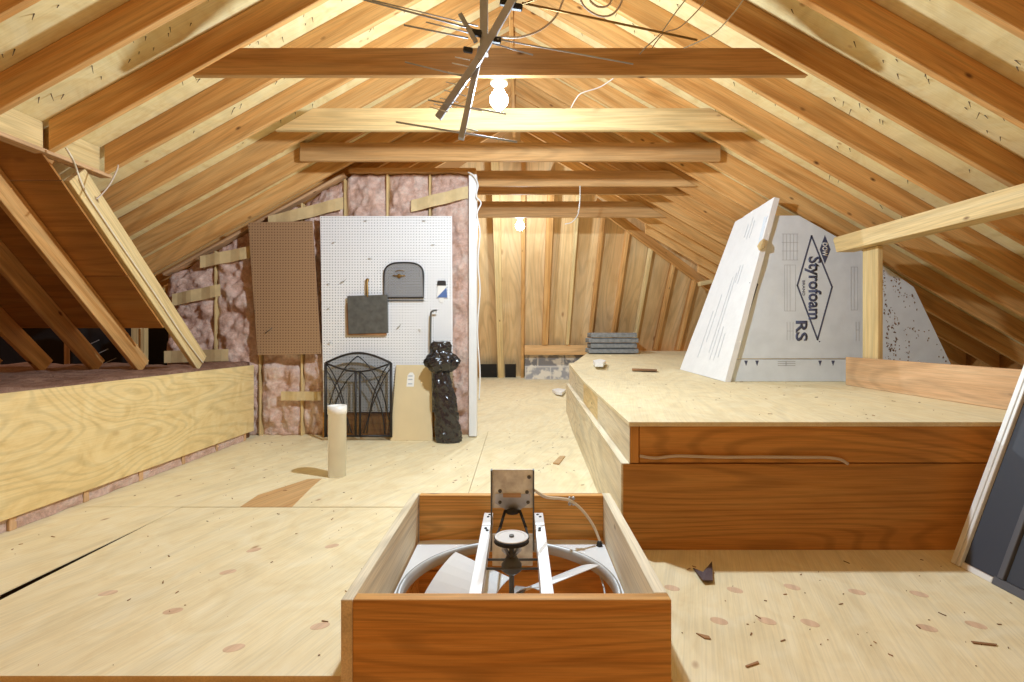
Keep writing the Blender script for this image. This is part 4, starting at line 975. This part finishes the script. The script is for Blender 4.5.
# ------------------------------------------------------------------ antenna
ant = thing('tv_antenna', 'old television antenna with thin rods hanging upside down near the ridge', 'antenna', at(478,60,2.4))
def rod(nm, a, b, da_, db_, w, mat='antenna', h=None):
    bm = B(); obox(bm, at(*a,da_), at(*b,db_), w, h or w, (0,1,.3)); return link(nm, bm, mat, ant, bevel=.001)
rod('mast', (484,-70), (484,55), 2.42, 2.42, .038)
rod('boom', (517,-8), (478,60), 2.36, 2.40, .034); rod('boom', (478,60), (438,118), 2.40, 2.44, .032)
rod('boom', (481,48), (461,139), 2.45, 2.40, .027)
for a, b, da_, db_, w, m in [((358,-2),(473,29),2.30,2.38,.008,'antenna'),((404,25),(468,38),2.36,2.40,.007,'antenna'),((372,0),(478,26),2.5,2.45,.005,'antenna'),((426,22),(470,33),2.42,2.42,.005,'antenna'),
        ((396,122),(517,142),2.36,2.46,.0075,'antenna'),((405,62),(462,76),2.44,2.42,.005,'antenna'),((428,100),(506,114),2.36,2.48,.006,'antenna'),
        ((490,37),(520,37),2.4,2.38,.005,'white'),((488,42),(533,55),2.40,2.44,.006,'antenna'),((497,39),(633,64),2.38,2.56,.006,'antenna'),((522,3),(697,40),2.34,2.52,.0095,'brass'),((522,4),(600,-22),2.34,2.3,.006,'brass'),
        ((444,90),(466,96),2.42,2.42,.004,'white'),((440,98),(458,102),2.42,2.42,.004,'white'),((430,107),(448,112),2.42,2.42,.004,'white'),((452,63),(472,67),2.42,2.42,.004,'white'),((446,82),(468,87),2.43,2.42,.004,'white'),((434,104),(452,108),2.43,2.43,.004,'white'),((455,57),(470,60),2.42,2.42,.004,'white'),((463,128),(478,131),2.41,2.41,.004,'antenna'),((468,108),(482,111),2.42,2.42,.004,'white'),((448,72),(470,76),2.42,2.42,.004,'white')]:
    bm = B(); tube(bm, [at(*a,da_), at(*b,db_)], w*.5+.001, 6); link('element', bm, m, ant, smooth=True)
for p, s in (((517,7),.026),((496,40),.024),((476,33),.026),((468,50),.022),((505,3),.024)):
    c = at(*p,2.39); bm = B(); obox(bm, c+Vector((-s,0,.004)), c+Vector((s,0,-.004)), s*.9, s*1.1); link('insulator', bm, 'rubber', ant, bevel=.004)
bm = B(); obox(bm, at(460,14,2.38), at(476,42,2.38), .014, .02); link('strut', bm, 'antenna', ant, bevel=.001)

# ------------------------------------------------------------------ lamps
def lamp(loc, r, label, energy, rad, stem):
    r *= 1.15
    t = thing('light_bulb', label, 'light bulb', loc)
    L0 = Vector(loc)
    bm = B(); lathe(bm, L0, [(.002,-r),(r*.55,-r*.84),(r*.9,-r*.42),(r,0),(r*.92,r*.4),(r*.6,r*.9),(r*.42,r*1.3)], 20); link('bulb', bm, 'bulb', t, smooth=True)
    bm = B(); lathe(bm, L0+Vector((0,0,r*1.3)), [(r*.45,0),(r*.5,.012),(r*.9,.02),(r*.95,.04),(r*.5,.05)], 18); link('lampholder', bm, 'porcelain', t, smooth=True)
    bm = B(); tube(bm, [L0+Vector((0,0,r*1.3+.045))]+[Vector(p) for p in stem], .006, 8); link('bracket', bm, 'greycord', t)
    la = bpy.data.lights.new('bulb_light', 'POINT'); la.energy = energy; la.color = (.78, .95, 1.10); la.shadow_soft_size = rad
    la.use_nodes = True; nt = la.node_tree; e = nt.nodes['Emission']
    fo = nt.nodes.new('ShaderNodeLightFalloff'); fo.inputs['Strength'].default_value = 1.0; fo.inputs['Smooth'].default_value = 0.0
    nt.links.new(fo.outputs['Linear'], e.inputs['Strength'])
    lo = bpy.data.objects.new('bulb_light', la); COL.objects.link(lo); lo.parent = t; lo.matrix_local = Matrix.Identity(4)
    return t
b1 = at(499, 100, 2.80); lamp(b1, .045, 'glowing bare bulb hanging just behind the nearest collar tie', 66, .04, [(b1.x,2.732,2.40)])
b2 = at(520, 226, 6.3); lamp(b2, .05, 'glowing bare bulb hanging farther back at the end of the passage', 38, .05, [(b2.x,6.03,2.44)])

# ------------------------------------------------------------------ world, camera, view
w = bpy.data.worlds.new('World'); S.world = w; w.use_nodes = True
bg = w.node_tree.nodes['Background']; bg.inputs[0].default_value = (1.0, .50, .19, 1); bg.inputs[1].default_value = .40
cam = bpy.data.cameras.new('camera'); co = bpy.data.objects.new('camera', cam); COL.objects.link(co)
co.location = (0, 0, H); co.rotation_euler = (math.pi/2, 0, 0)
cam.sensor_width = 36; cam.lens = F/1024*36; cam.shift_x = -(CX-512)/1024; cam.shift_y = -(341-CY)/1024; cam.clip_start = .05
S.camera = co
S.view_settings.view_transform = 'Standard'; S.view_settings.look = 'None'; S.view_settings.gamma = 1; S.view_settings.use_curve_mapping = False
S.view_settings.exposure = 0.08
